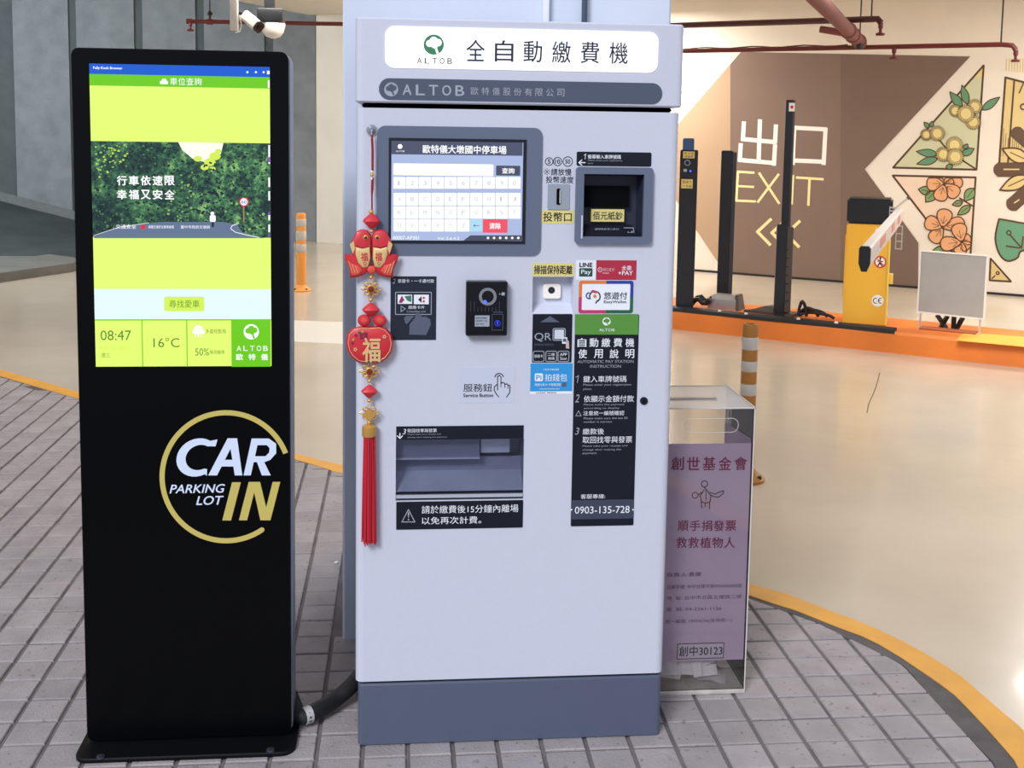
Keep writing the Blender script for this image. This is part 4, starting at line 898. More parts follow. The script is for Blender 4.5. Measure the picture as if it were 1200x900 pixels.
# scan instructions
s_ = label_plate('sticker', MF, (623.8, 368, 670.2, 424.8), dkp, pay, .0008, 'dark code scan instructions', .003)
P = Print(MF, .0008); ds = mat('ink_slate', (84, 92, 112), .5); P.poly([(633, 377.5), (644.4, 370.3), (655.8, 377.5)], ds, 1); P.text('QR', 626.3, 390, 646, 400.2, silver, 1); P.text('SENSING REGION', 626, 402.6, 648.5, 405, ds, 1)
P.frame(647.6, 384.3, 662.7, 399.2, 1, silver, 1, 2); P.rect(649.6, 386.3, 660.8, 397.2, mat('ink_pale', (206, 210, 220), .5), 1, .6)
P.rect(658.6, 395.2, 664.6, 402.6, white, 2, .6); P.rect(659.5, 396.5, 663.6, 400.5, ds, 2.5); P.poly([(663, 399.5), (666.4, 399), (667, 408.5), (663, 408)], mat('skin_ink', (196, 176, 170), .5), 2)
for k, (a1_, t1, t2) in enumerate(((624.3, '悠遊卡', None), (639.1, '二維', '條碼'), (653.4, 'APP', 'Scan'))):
    P.frame(a1_, 411, a1_ + 13.6, 424, .9, silver, 1, 2.4)
    if t2: P.text(t1, a1_ + 2.6, 413.5, a1_ + 11, 417, white, 1); P.text(t2, a1_ + 3, 418.3, a1_ + 10.6, 421.5, white, 1)
    else: P.text(t1, a1_ + 1.8, 415.4, a1_ + 11.8, 419, white, 1)
O('lettering', P, s_, smooth=False)
s_ = label_plate('sticker', MF, (621.4, 425.6, 670.6, 461.6), white, pay, .0006, 'sky blue wallet sticker')
P = Print(MF, .0006); sb = mat('sky_blue', (44, 148, 214), .45); P.rect(621.4, 425.6, 670.6, 458.4, sb, 1); P.text('行動支付錢包服務', 636.5, 431.8, 655, 434, white, 2); P.rect(626.6, 437.4, 636.2, 446.6, white, 1.6, 1.6); P.text('Pi', 628.3, 439.3, 634.4, 445, sb, 2.4, .02)
P.text('拍錢包', 638.5, 437.8, 664.5, 446.6, white, 2); P.text('掃碼付款 PI 卡優惠回饋', 626.5, 449, 657, 452.2, white, 2); P.rect(658.5, 448.2, 663.6, 453, ds, 2); P.rect(632, 455.4, 656, 455.9, white, 2); P.text('2025年適用 · 請掃碼付款', 628, 459.2, 652, 460.9, black, 2)
O('lettering', P, s_, smooth=False)
# instruction panel
b = B(); b.prism(rrect(*MF.box(671.4, 368.2, 745.6, 616), .003, 3), MF, 0, .001, dkp); s_ = O('instruction_panel', b, pay, label='tall dark instruction panel with a green head', smooth=False)
P = Print(MF, .001); gn = mat('panel_green', (84, 144, 56), .5); P.poly([(673.6, 368.2), (748.2, 368.4), (747.6, 392), (673.4, 392)], gn, 1)
clover(P, 710.6, 376.6, 4.8, white, gn, 2); P.text('ALTOB', 702, 385, 720, 388, white, 2)
P.spread('自動繳費機', 676.8, 396.2, 743, 406.4, .72, white, 1, .01); P.spread('使用說明', 677.6, 409.2, 743, 419.6, .55, white, 1, .01)
P.text('AUTOMATIC PAY STATION', 676.6, 421.8, 742.2, 425.2, silver, 1); P.text('INSTRUCTION', 691.5, 427.4, 727.5, 430.8, silver, 1)
P.line([(674.8, 442), (677.8, 440), (676.4, 448.2)], .8, silver, 1)
for n1, y0, y1 in (('2', 462, 471.4), ('3', 501, 509.2)): P.text(n1, 673.6, y0, 678.8, y1, silver, 1, 0, .25)
P.text('鍵入車牌號碼', 683.4, 440.2, 734, 447.8, white, 1); P.text('Please enter your registration', 683.4, 449.4, 739.5, 452.4, silver, 1); P.text('plate', 683.4, 454.6, 693, 457.4, silver, 1)
P.text('依顯示金額付款', 684, 463.2, 742.6, 471, white, 1); P.text('Please make the payment', 684, 472.8, 731.5, 475.4, silver, 1); P.text('according to display', 684, 477, 726, 479.6, silver, 1)
P.line([(674.6, 487.2), (677.8, 481.2), (681, 487.2)], .7, silver, 1, True); P.text('注意統一編號確認', 683.5, 481.2, 731.4, 486.6, white, 1); P.text('Please make sure the tax ID', 684, 488.6, 735.5, 491, silver, 1); P.text('number is correct', 684, 492.8, 717, 495.2, silver, 1)
P.text('繳款後', 682.8, 501.8, 707.8, 509, white, 1); P.text('取回找零與發票', 682.6, 511.2, 740.6, 519, white, 1)
for k, s1 in enumerate(('Please take your receipt and', 'change after making the', 'payment')): P.text(s1, 682.6, 521.2 + k * 4.4, (735, 728, 699)[k], 523.8 + k * 4.4, silver, 1)
P.text('客服專線:', 680.4, 578.8, 709, 584.2, white, 1); P.rect(669.8, 585.4, 742.6, 607.8, mat('band_slate', (58, 64, 84), .45), 1); P.text('0903-135-728', 673.6, 593, 737.6, 601.2, white, 2, .004); P.disc(669.6, 597, 1, white, 2, 8); P.disc(741.6, 597, 1, white, 2, 8)
O('lettering', P, s_, smooth=False)
q = B(); kc = MF.pt(*MF.uv(754.4, 469.6), 0.); q.lathe(kc, [(.0095, 0), (.0095, .003), (.007, .0035)], dkp, 20, axis=(0, -1, 0)); q.box((kc.x - .0012, kc.y - .0042, kc.z - .004), (kc.x + .0012, kc.y - .0034, kc.z + .004), gap); O('keyhole', q, pay)
# card sensing sticker
s_ = label_plate('sticker', MF, (457.6, 323.8, 511.2, 398.4), mat('sensor_slate', (32, 38, 54), .5, spec=.3), pay, .0008, 'dark card sensing sticker')
P = Print(MF, .0008); P.text('2', 459.6, 326.6, 463.6, 332.2, silver, 1, 0, .25); P.text('悠遊卡・一卡通付款', 466, 327, 508.8, 331.3, white, 1); P.frame(463, 342, 505.8, 368.8, .9, silver, 1, 1)
P.rect(466, 345.2, 483, 356, white, 1); P.rect(485, 345.2, 502.5, 356.4, white, 1); P.poly([(467, 355), (471, 346), (474, 352)], mat('ink_plum', (150, 40, 90), .5), 2); P.poly([(474, 347), (482, 346), (482, 354), (477, 352)], mat('ink_green', (60, 120, 100), .5), 2); P.disc(470, 353, 2, mat('ink_plum', (150, 40, 90), .5), 2, 10)
P.poly([(490, 351), (494, 347), (494, 355)], navy, 2); P.disc(496.5, 349, 1.4, redi, 2, 8); P.disc(496.5, 353, 1.4, redi, 2, 8); P.text('感應卡片', 478.5, 358, 497.5, 362, white, 1); P.text('Contactless card', 476.5, 363.6, 498.5, 366, silver, 1)
P.line([(470, 358.5), (475, 361.8), (470, 365.2)], .8, silver, 1, True)
P.poly([(479.5, 392), (480, 380), (486.5, 372), (487, 367), (492, 366.5), (494, 371), (499, 371), (504, 374), (505, 380), (499.5, 392.5)], ds, 1.6); P.poly([(473.5, 372.5), (476, 370), (486, 370), (482, 374), (476.5, 380), (474.5, 378)], ds, 1.6)
O('lettering', P, s_, smooth=False)
# intercom / card reader
ic = B(); FI = Face((0, YM - .028, 0), (0, -1, 0)); a_ = FI.box(546.2, 330, 594.6, 394)
for r_, (d0, d1, k) in enumerate(((-.028, -.003, 0), (-.003, 0, .0))): pass
ic.loft([[FI.pt(u, v, -.028) for u, v in rrect(*a_, .004, 3)], [FI.pt(u, v, -.004) for u, v in rrect(*a_, .004, 3)], [FI.pt(u, v, 0) for u, v in rrect(a_[0] + .003, a_[1] + .003, a_[2] - .003, a_[3] - .003, .003, 3)]], mat('gloss_black', (7, 8, 15), .2, spec=.35))
ico = O('card_reader', ic, pay, label='glossy black box reader with a blue light')
P = Print(FI, .0); P.ring(571.6, 347.6, 10.4, 3.4, mat('ring_silver', (150, 154, 160), .3, .6), 1, 32); P.disc(568.4, 353.6, 2, mat('led_blue', (60, 80, 255), .3, emit=3), 2); P.text('+■', 584.5, 342.6, 591.5, 346.2, silver, 1)
P.rect(556.4, 369.6, 573.6, 382.6, silver, 1); P.text('感應卡片請靠近', 557.6, 371.5, 571, 373.6, black, 2); P.text('READER 13.56', 557.6, 375, 571, 377, black, 2); P.text('service', 557.6, 378.5, 567, 380.4, black, 2)
P.frame(576.5, 368, 589.5, 387, .5, ds, 1); P.ring(583, 378.8, 3.6, .8, mat('led_blue2', (40, 60, 230), .3, emit=1.2), 2, 18); P.line([(583, 376.8), (583, 380)], .7, bl, 2.2); P.rect(578, 365.5, 589, 366.2, ds, 1)
for k in range(9): P.rect(551.5 + k * 4.2, 353 if abs(k * 4.2 + 551.5 - 571) > 13 else 360, 551.8 + k * 4.2, 365, ds, 1)
O('reader_marks', P, ico, smooth=False, label='silver ring, label and blue button')
# service sign
s_ = label_plate('sticker', MF, (537.4, 430.4, 603, 472), mat('clear_sticker', (198, 204, 221), .2), pay, .0005, 'clear service button sticker')
P = Print(MF, .0005); P.text('服務鈕', 543.2, 449.6, 576.8, 459, black, 1, .004); P.text('Service Button', 543, 461.2, 577.8, 465.2, black, 1, .03)
P.ring(585, 442.6, 5.6, 1.1, black, 1, 16, 10, 175)
hand = [(583, 457), (583, 441.5), (585, 439.6), (587, 441.5), (587, 449.5), (589, 447.8), (591.2, 449), (592, 450.5), (594, 449.5), (595.4, 451.5), (597, 451.2), (597.6, 454), (597.2, 460), (593.5, 465.2)]
P.line(hand, 1, black, 1); P.line([(583, 450), (579.5, 453), (579, 457), (581.5, 461.5), (584.5, 465)], 1, black, 1); P.line([(587, 449), (587, 453.5)], .8, black, 1); P.line([(591.5, 450), (591.5, 454)], .8, black, 1); P.line([(595.2, 451.6), (595, 455)], .8, black, 1)
O('lettering', P, s_, smooth=False)
# change tray
s_ = label_plate('sticker', MF, (464.3, 499, 613.6, 514.8), dkp, pay, .001, 'dark step three label over the tray')
P = Print(MF, .001); P.line([(468.6, 507.5), (468.6, 513)], 1.1, white, 1); P.line([(465.6, 510.6), (468.6, 513.6), (471.6, 510.6)], 1.1, white, 1); P.text('3', 471.8, 502.6, 476, 508.8, white, 1, 0, .25); P.text('取回找零與發票', 477.5, 502.2, 511.8, 506.6, white, 1); P.text('Please take your receipt and', 477.8, 507.8, 516.5, 509.8, silver, 1); P.text('change after making the payment', 477.5, 511.2, 524, 513.2, silver, 1)
O('lettering', P, s_, smooth=False)
s_ = label_plate('sticker', MF, (464.3, 587, 612.8, 619.4), dkp, pay, .001, 'dark warning label under the tray', .002)
P = Print(MF, .001); P.line([(471, 611.4), (478.6, 597), (486.2, 611.4)], 1, silver, 1, True); P.text('!', 478, 600, 479.4, 609.4, silver, 1, .02); P.text('請於繳費後15分鐘內離場', 494.2, 591.6, 607.4, 600.8, white, 1); P.text('以免再次計費。', 494.2, 605.2, 564, 613.8, white, 1)
O('lettering', P, s_, smooth=False)
steel = mat('tray_steel_lit', (226, 229, 238), .3, .25, noise=.08, nscale=12); steeld = mat('tray_steel_dark', (150, 154, 168), .4, .2)  # the lighter steel puts highlights into the chute lip and tray floor
ht = holes[1]; u0, v0, u1, v1 = ht; b = B(); cavity(b, ht, MF, .1, steeld); tray = O('change_tray', b, pay, recalc=False, smooth=False, label='steel change tray recess')
Hh = v1 - v0
b = B(); b.add([MF.pt(u0, v0 + .02, -.005), MF.pt(u1, v0 + .02, -.005), MF.pt(u1, v0 + .055, -.06), MF.pt(u0, v0 + .055, -.06)], [[0, 1, 2, 3]], steel); b.add([MF.pt(u0, v0 + .055, -.06), MF.pt(u1, v0 + .055, -.06), MF.pt(u1, v0 + .085, -.075), MF.pt(u0, v0 + .085, -.075)], [[0, 1, 2, 3]], steeld); O('tray_floor', b, tray, recalc=False, smooth=False)
b = B(); w1 = u0 + (u1 - u0) * .66; b.prism(rrect(u0, v1 - .052, w1, v1 - .004), MF, -.07, -.035, steeld); b.prism(rrect(w1 + .004, v1 - .048, u1 - .03, v1 - .004), MF, -.08, -.05, steel); b.prism(rrect(u0, v1 - .056, w1, v1 - .052), MF, -.07, -.025, steel); O('tray_chute', b, tray, smooth=False)
b = B(); b.prism(rrect(u0 + .001, v0 + .006, u1 - .001, v0 + .014), MF, -.006, .003, mat('flap_edge', (196, 202, 216), .15, .3)); O('flap_hinge', b, tray, smooth=False)
def clear(name, rgb=(254, 254, 254), a_=.12):
    m = bpy.data.materials.new(name); m.use_nodes = True; nt = m.node_tree; out = nt.nodes['Material Output']; nt.nodes.remove(nt.nodes['Principled BSDF'])
    t = nt.nodes.new('ShaderNodeBsdfTransparent'); t.inputs[0].default_value = (*lin(rgb), 1); g = nt.nodes.new('ShaderNodeBsdfGlossy'); g.inputs['Roughness'].default_value = .04
    fr = nt.nodes.new('ShaderNodeFresnel'); fr.inputs[0].default_value = 1.45; mx = nt.nodes.new('ShaderNodeMixShader')
    nt.links.new(fr.outputs[0], mx.inputs[0]); nt.links.new(t.outputs[0], mx.inputs[1]); nt.links.new(g.outputs[0], mx.inputs[2]); nt.links.new(mx.outputs[0], out.inputs[0]); return m
clr = clear('clear_acrylic'); clr2 = clear('flap_acrylic', (240, 242, 250))
b = B(); b.add([MF.pt(u0 + .001, v0 + .012, .001), MF.pt(u1 - .001, v0 + .012, .001), MF.pt(u1 - .001, v1 - .001, -.004), MF.pt(u0 + .001, v1 - .001, -.004), MF.pt(u0 + .001, v0 + .012, -.001), MF.pt(u1 - .001, v0 + .012, -.001), MF.pt(u1 - .001, v1 - .001, -.006), MF.pt(u0 + .001, v1 - .001, -.006)], [[0, 1, 2, 3], [4, 7, 6, 5], [0, 4, 5, 1], [2, 6, 7, 3]], clr2); O('tray_flap', b, tray, smooth=False, label='clear flap')

# ================================================================== KIOSK
YK = 2.675; KF = Face((0, YK, 0), (0, -1, 0)); KX0, KX1 = -.7545, -.2605
kiosk = root('display_kiosk', ((KX0 + KX1) / 2, YK + .05, 0), 'black upright display kiosk with a bright lime green screen', 'kiosk')
kb = mat('kiosk_black', (5, 6, 9), .55, spec=.2); kglass = mat('kiosk_glass', (3, 4, 6), .28, spec=.14)
def vslab(F, box_, r, d0, d1, m, bev=.002, seg=6):
    b = B(); u0, v0, u1, v1 = box_; R = lambda k: rrect(u0 + k, v0 + k, u1 - k, v1 - k, max(r - k, .001), seg)
    b.loft([[F.pt(*p, d0) for p in R(0)], [F.pt(*p, d1 - bev) for p in R(0)], [F.pt(*p, d1) for p in R(bev)]], m); return b
KT = 1.683
O('glass_front', vslab(KF, (KX0, .012, KX1 - .003, KT), .018, -.012, 0, kglass), kiosk)
O('silver_shell', vslab(KF, (KX0 + .003, .012, KX1, KT - .002), .022, -.09, -.012, mat('kiosk_silver', (150, 156, 168), .3, .7)), kiosk, label='silver side frame')
b = B(); u0, u1 = KX0 - .014, KX1 + .012
ring = rrect(u0, 2.6, u1, 2.86, .035, 6); b.loft([[(x, y, 0) for x, y in ring], [(x, y, .007) for x, y in ring], [(x, y, .01) for x, y in rrect(u0 + .003, 2.603, u1 - .003, 2.857, .032, 6)]], kb); bp_ = O('base_plate', b, kiosk)
for px_, py_ in ((118, 887.5), (317, 879.5)):
    c = gnd(px_, py_, .01); q = B(); q.lathe(c, [(.011, 0), (.010, .004), (.004, .006)], mat('screw_dark', (70, 74, 82), .3, .6), 12); O('screw', q, bp_)
P = Print(KF, .0003)
lime = E('lime', (226, 252, 116), 1.05); topb = E('blue_bar', (18, 92, 214), 1); grn = E('green', (110, 206, 22), 1); wh = E('white', (250, 252, 255), 1.1); pal = E('pale_ice', (226, 246, 246), 1.05); lim2 = E('lime_deep', (214, 246, 84), 1); ing = E('ink_green', (96, 150, 48), .9)
fol = foliage_screen()
def kr(x0, y0, x1, y1, m, lay=1, r=0.): P.rect(x0, y0, x1, y1, m, lay, r)
XL = lambda y: 106 + (112.5 - 106) * (y - 74) / 356.; XR = lambda y: 316.5 + (318 - 316.5) * (y - 90) / 340.
sc_u0, sc_u1 = KF.uv(108.5, 252)[0], KF.uv(317.2, 260)[0]
def band(y0, y1, m, lay=1):
    a0 = KF.uv(212, y0)[1]; a1 = KF.uv(212, y1)[1]; P.raw(rrect(sc_u0, a1, sc_u1, a0), m, lay)
band(76.5, 429.2, lime, 1); band(76.5, 88.6, topb, 2); band(88.6, 102, grn, 2); band(166.6, 278, fol, 2); band(338.5, 374, pal, 2)
P.text('Fully Kiosk Browser', 109.5, 78.2, 143.5, 82, wh, 3, .02); P.spread('車位查詢', 199.5, 91.2, 236.5, 99.8, .88, wh, 3, .0)
for x in (290, 300, 309): P.disc(x, 84.6, 1.3, wh, 3, 8)
P.rect(313, 83, 316, 87, wh, 3); P.rect(187.5, 95, 197, 98.6, wh, 3, 1); P.poly([(189, 95.5), (190.5, 92.3), (194.5, 92.3), (196, 95.5)], wh, 3); P.rect(314, 94, 316, 103, wh, 3)
# photo on the screen
skyb = E('sky_glow', (250, 255, 226), 1.15); glo = E('leaf_glow', (214, 240, 90), 1); road = E('road', (104, 124, 156), .9); lfy = E('leaf_lime', (176, 222, 70), .9)
P.poly([(209, 166.5), (262, 167.5), (259, 180), (252, 186), (240, 190), (226, 186), (214, 176)], skyb, 3)
for x, y, r_ in ((246, 190, 7), (252, 183, 7), (240, 196, 5), (256, 177, 4), (232, 186, 5), (249, 198, 4)): P.disc(x, y, r_, glo, 3.4, 9, r_ * .7)
random.seed(3)
pal_ = [E('leaf_' + n_, c_, .9) for n_, c_ in (('a', (22, 46, 44)), ('b', (44, 84, 62)), ('c', (84, 132, 84)), ('d', (150, 196, 110)), ('e', (196, 232, 96)), ('f', (20, 34, 48)))]
def blob(x, y, r_, m_):
    n_ = random.randint(5, 7); a0 = random.random() * 6; P.poly([(x + r_ * random.uniform(.5, 1.2) * math.cos(a0 + k * math.tau / n_), min(max(y + r_ * random.uniform(.4, 1.) * math.sin(a0 + k * math.tau / n_), 168.4), 276)) for k in range(n_)], m_, 3.2 + random.random() * .5)
for _ in range(1500):
    x, y = random.uniform(112, 312.5), random.uniform(168, 274)
    if 208 < x < 262 and y < 192 - abs(x - 236) * .2: continue
    r_ = random.uniform(.8, 2.6); w_ = random.random()
    if 230 < x < 264 and y > 208: m_ = pal_[5] if w_ < .8 else pal_[0]
    elif x < 150 and (x - 108) * .8 + (y - 166) < 52: m_ = pal_[(3, 4, 4, 2)[int(w_ * 4)]]; r_ *= .8
    elif 195 < x < 230 and y > 196: m_ = pal_[(1, 2, 3, 0)[int(w_ * 4)]]
    elif x > 262 and y > 235: m_ = pal_[(0, 1, 3, 0)[int(w_ * 4)]]
    else: m_ = pal_[(0, 0, 1, 1, 2, 5)[int(w_ * 6)]]
    blob(x, y, r_, m_)
P.poly([(110, 277), (140, 266), (190, 260), (262, 260), (278, 263), (284, 272), (310, 279), (111, 279)], road, 4); P.line([(110, 276), (140, 266), (175, 261)], .5, wh, 4.6); P.line([(279, 262), (272, 264.5), (270.5, 268), (276, 272), (288, 275), (304, 278.3)], .7, wh, 4.6)
P.disc(249, 250, 2.2, wh, 5, 10); P.rect(246, 252, 253, 260, wh, 5, 2); P.rect(248, 259, 251, 266, E('dark_ink', (50, 50, 70), .6), 5, 1)
P.disc(286, 236.5, 5.6, E('road_red', (220, 50, 60), 1), 5); P.disc(286, 236.5, 4.2, wh, 5.4); P.text('60', 283, 234.6, 289, 238.6, topb, 6, .02); P.rect(285, 242, 286.6, 260, E('post', (180, 150, 90), .8), 4.8)
P.spread('行車依速限', 137.5, 206, 204.5, 217, .8, wh, 5, .03); P.spread('幸福又安全', 137.5, 222.5, 204.5, 233.3, .8, wh, 5, .03)
P.text('交通安全', 136, 263, 160, 268, wh, 5); P.disc(168, 266, 3, E('road_red', (220, 50, 60), 1), 5); P.text('道路交通安全督導會報', 174, 264, 204, 267.6, wh, 5); P.text('臺中市政府交通局', 212, 264, 246, 267.8, wh, 5)
for y0, y1 in ((170, 192), (208, 219), (224, 235), (252, 258), (263, 272)): P.rect(314.6, y0, 316.6, y1, wh, 5)
for y0, y1 in ((184, 190), (248, 251), (274, 277)): P.rect(314.6, y0, 316.6, y1, E('violet', (140, 60, 200), 1), 6)
kr(192.5, 347.5, 239.5, 364.5, lim2, 3, 2.5); P.text('尋找愛車', 198.5, 351.5, 233.8, 360.4, ing, 4)
for x in (167, 219.3): P.rect(x - .6, 375, x + .6, 429.5, grn, 3)
band(374, 375.4, grn, 3)
P.rect(271.3, 375, 317.3, 429.6, grn, 3); P.text('08:47', 118, 387, 154, 398.6, ing, 4); P.text('Feb 12, 2025', 118, 405.5, 151, 410, lim2, 4); P.text('週三', 119, 413.5, 129, 418.6, ing, 4)
P.text('16°C', 180, 395.5, 210.5, 406.8, ing, 4); P.disc(232.5, 386.5, 5.4, wh, 4); P.rect(226, 387, 240, 391, wh, 4, 1.6)
for k in range(3): P.rect(228.5 + k * 3.6, 392, 229.6 + k * 3.6, 395, wh, 4)
P.text('多雲短暫雨', 241, 385.5, 265, 390.6, ing, 4); P.text('50%', 229, 408, 245, 416.5, ing, 4); P.text('降雨機率', 246, 410, 263.5, 415, ing, 4)
clover(P, 294.6, 388.6, 9, wh, grn, 4); P.spread('ALTOB', 277.5, 405, 314, 411, .68, wh, 4); P.spread('歐特儀', 277, 414.6, 314, 421.8, .55, wh, 4, .02)
O('screen_display', P, kiosk, label='lit lime green portrait screen', smooth=False)
# logo
P = Print(KF, .0003); gold = mat('logo_gold', (200, 184, 98), .4); lw2 = mat('logo_white', (214, 226, 250), .4)
P.ring(265, 558.6, 78, 6, gold, 1, 90, 21.5, 304); P.disc(265 + 75 * math.cos(math.radians(304)), 558.6 - 75 * math.sin(math.radians(304)), 3, gold, 1.3, 12)
# letters drawn as outlines in a sheared cell
def glyph(pls, x0, y0, x1, y1, sh, m):
    for pl_ in pls: P.poly([(x0 + (x1 - x0) * u + sh * v, y1 - (y1 - y0) * v) for u, v in pl_], m, 1)
def arc(cx, cy, rx, ry, a0, a1, n_=10): return [(cx + rx * math.cos(math.radians(a0 + (a1 - a0) * i / n_)), cy + ry * math.sin(math.radians(a0 + (a1 - a0) * i / n_))) for i in range(n_ + 1)]
# C
oo = arc(.5, .5, .5, .5, 60, 300, 20); io = arc(.55, .5, .33, .33, 62, 298, 20)
for k in range(20): glyph([[oo[k], oo[k + 1], io[k + 1], io[k]]], 203.5, 513.5, 252, 558.5, 7, lw2)
glyph([[oo[0], (.92, .97), (.9, .79), io[0]], [oo[-1], io[-1], (.78, .2), (.8, .02)]], 203.5, 513.5, 252, 558.5, 7, lw2)
glyph([[(0, 0), (.26, 0), (.62, .72), (.52, 1)], [(.52, 1), (.8, 1), (.62, .72)], [(.62, .72), (.8, 1), (1, 0), (.78, 0)], [(.3, .24), (.78, .24), (.76, .42), (.4, .42)]], 244, 513.5, 284, 557, 2, lw2)
glyph([[(0, 0), (.26, 0), (.26, 1), (0, 1)], [(.26, 1), (.26, .82), (.6, .82), (.62, 1)], [(.62, 1), (.6, .82), (.72, .74), (.92, .86)], [(.92, .86), (.72, .74), (.74, .62), (1, .6)], [(1, .6), (.74, .62), (.64, .52), (.84, .42)], [(.26, .52), (.26, .36), (.64, .36), (.84, .42), (.64, .52)], [(.36, .38), (.62, .38), (.98, 0), (.66, 0)]], 285.5, 513.8, 318, 557, 9.5, lw2)
glyph([[(0, 0), (1, 0), (1, 1), (0, 1)]], 260.5, 565, 270.8, 609.8, 11.5, gold)
glyph([[(0, 0), (.26, 0), (.26, 1), (0, 1)], [(.1, 1), (.36, 1), (.96, 0), (.68, 0)], [(.76, 0), (1, 0), (1, 1), (.76, 1)]], 280, 564.6, 317, 609.6, 11.5, gold)
P.text('PARKING', 198.8, 567.6, 263.6, 577.6, lw2, 1, .02, .25); P.text('LOT', 230, 581.2, 262, 591.4, lw2, 1, .02, .25)
O('logo_lettering', P, kiosk, label='gold ring with white CAR and gold IN lettering', smooth=False)
# hose between kiosk and machine
hp_ = [Vector((-.28, 2.80, .05)), gnd(352, 839, .03), gnd(372, 832, .03), gnd(392, 820, .03), gnd(412, 803, .045), Vector((-.07, 2.98, .05))]
hp3 = []
for i in range(len(hp_) - 1):
    p0, p1, p2, p3 = hp_[max(i - 1, 0)], hp_[i], hp_[i + 1], hp_[min(i + 2, len(hp_) - 1)]
    for k in range(5): t = k / 5; hp3.append(.5 * (2 * p1 + (p2 - p0) * t + (2 * p0 - 5 * p1 + 4 * p2 - p3) * t * t + (3 * p1 - p0 - 3 * p2 + p3) * t ** 3))
q = B(); q.tube(hp3 + [hp_[-1]], .021, ru, 12); hz = O('power_hose', q, label='thick black cable hose on the tiles between kiosk and pay machine', cat='hose')
q = B(); q.tube([hp3[6], hp3[8]], .0222, mat('tape_white', (190, 190, 192), .5), 12); O('tape', q, hz, label='grey white tape')

# ================================================================== HANGING CHARM
cr_ = mat('charm_red', (206, 40, 52), .45, coat=.2); crd = mat('cord_red', (150, 26, 42), .7, bump=.4, bscale=300); cg = mat('charm_gold', (222, 172, 90), .35, .55); cgl = mat('charm_gold_pale', (230, 196, 136), .4, .25); cred2 = mat('charm_coral', (222, 78, 66), .5); brn = mat('charm_brown', (84, 34, 26), .5)
YH = YM - .016
def hp2(px, py, d=0.): return aty(px, py, YH - d)
SC = YH / FPX * 1.0
charm = root('hanging_charm', hp2(434, 640), 'red and gold new year charm with twin fish, pouch and tassel on the pay machine', 'charm')
q = B(); c = hp2(435.5, 152.5); q.lathe((c.x, YM, c.z), [(.013, 0), (.012, .003), (.006, .006), (.004, .012)], mat('suction_grey', (176, 186, 204), .2, alpha=.55), 20, axis=(0, -1, 0)); q.lathe((c.x, YM - .001, c.z), [(.0135, 0), (.0135, .0015), (.0115, .0015), (.0115, 0)], stl, 20, axis=(0, -1, 0)); q.tube([(c.x, YM - .01, c.z), (c.x, YM - .016, c.z - .004), (c.x, YM - .017, c.z - .018)], .0016, stl, 6)
O('suction_hook', q, charm, label='clear suction hook')
q = B(); q.tube([hp2(435.8, 158), hp2(436.6, 175), hp2(436.6, 200)], .0028, crd, 8); q.tube([hp2(436.6, 208), hp2(436.2, 222), hp2(435.8, 228), hp2(436, 248)], [.003, .0032, .002, .0018], crd, 8); O('cord', q, charm)
def bead(px, py, r, m=cg, name='bead'):
    q = B(); q.ball(hp2(px, py), r * SC, m, 12, 8); O(name, q, charm)
for x, y, r_, m_ in ((436, 201.5, 2, wht), (436, 205, 2.2, cg), (435.8, 209.5, 1.8, wht), (435, 248.3, 2.8, cg), (435.5, 271, 2.4, cg), (435, 325, 2.6, cg), (434.5, 351.5, 2.6, cg), (433, 420.5, 2.6, cg), (433, 446.5, 2.4, cg), (432.6, 469.5, 2.4, cg), (432.6, 495, 2.6, cg)): bead(x, y, r_, m_)
def diamond(px, py, w_, h_):
    q = B(); c = hp2(px, py); a_ = w_ / 2 * SC; hh = h_ / 2 * SC; n_ = 8; rings = []
    for k, t in enumerate((-1, -.8, -.35, 0, .35, .8, 1)):
        rr = {1: .14, .8: .36, .35: .78, 0: 1.}[abs(t)] * a_; rings.append([(c.x + rr * math.cos(j * math.tau / n_ + t * .4), c.y + rr * .7 * math.sin(j * math.tau / n_ + t * .4), c.z + hh * t) for j in range(n_)])
    q.loft(rings, cr_); O('knot', q, charm, label='red satin diamond knot')
diamond(435.5, 259, 21, 18); diamond(434.6, 363, 21, 17); diamond(432.8, 458.6, 20, 16)
def puff(name, pts, th, m, lab=None, rim=None, lay=((1, 0), (.94, .6), (.8, .9), (.5, 1.0)), d=0., par=None):
    cxp = sum(p[0] for p in pts) / len(pts); cyp = sum(p[1] for p in pts) / len(pts); q = B(); rings = []
    for k, t in lay: rings.append([hp2(cxp + (x - cxp) * k, cyp + (y - cyp) * k, d + th * t) for x, y in pts])
    rings = [[p + Vector((0, .004, 0)) for p in rings[0]]] + rings; q.loft(rings, m); return O(name, q, par or charm, label=lab)
def ell(cx, cy, rx, ry, n_=20, a0=0): return [(cx + rx * math.cos(a0 + i * math.tau / n_), cy + ry * math.sin(a0 + i * math.tau / n_)) for i in range(n_)]
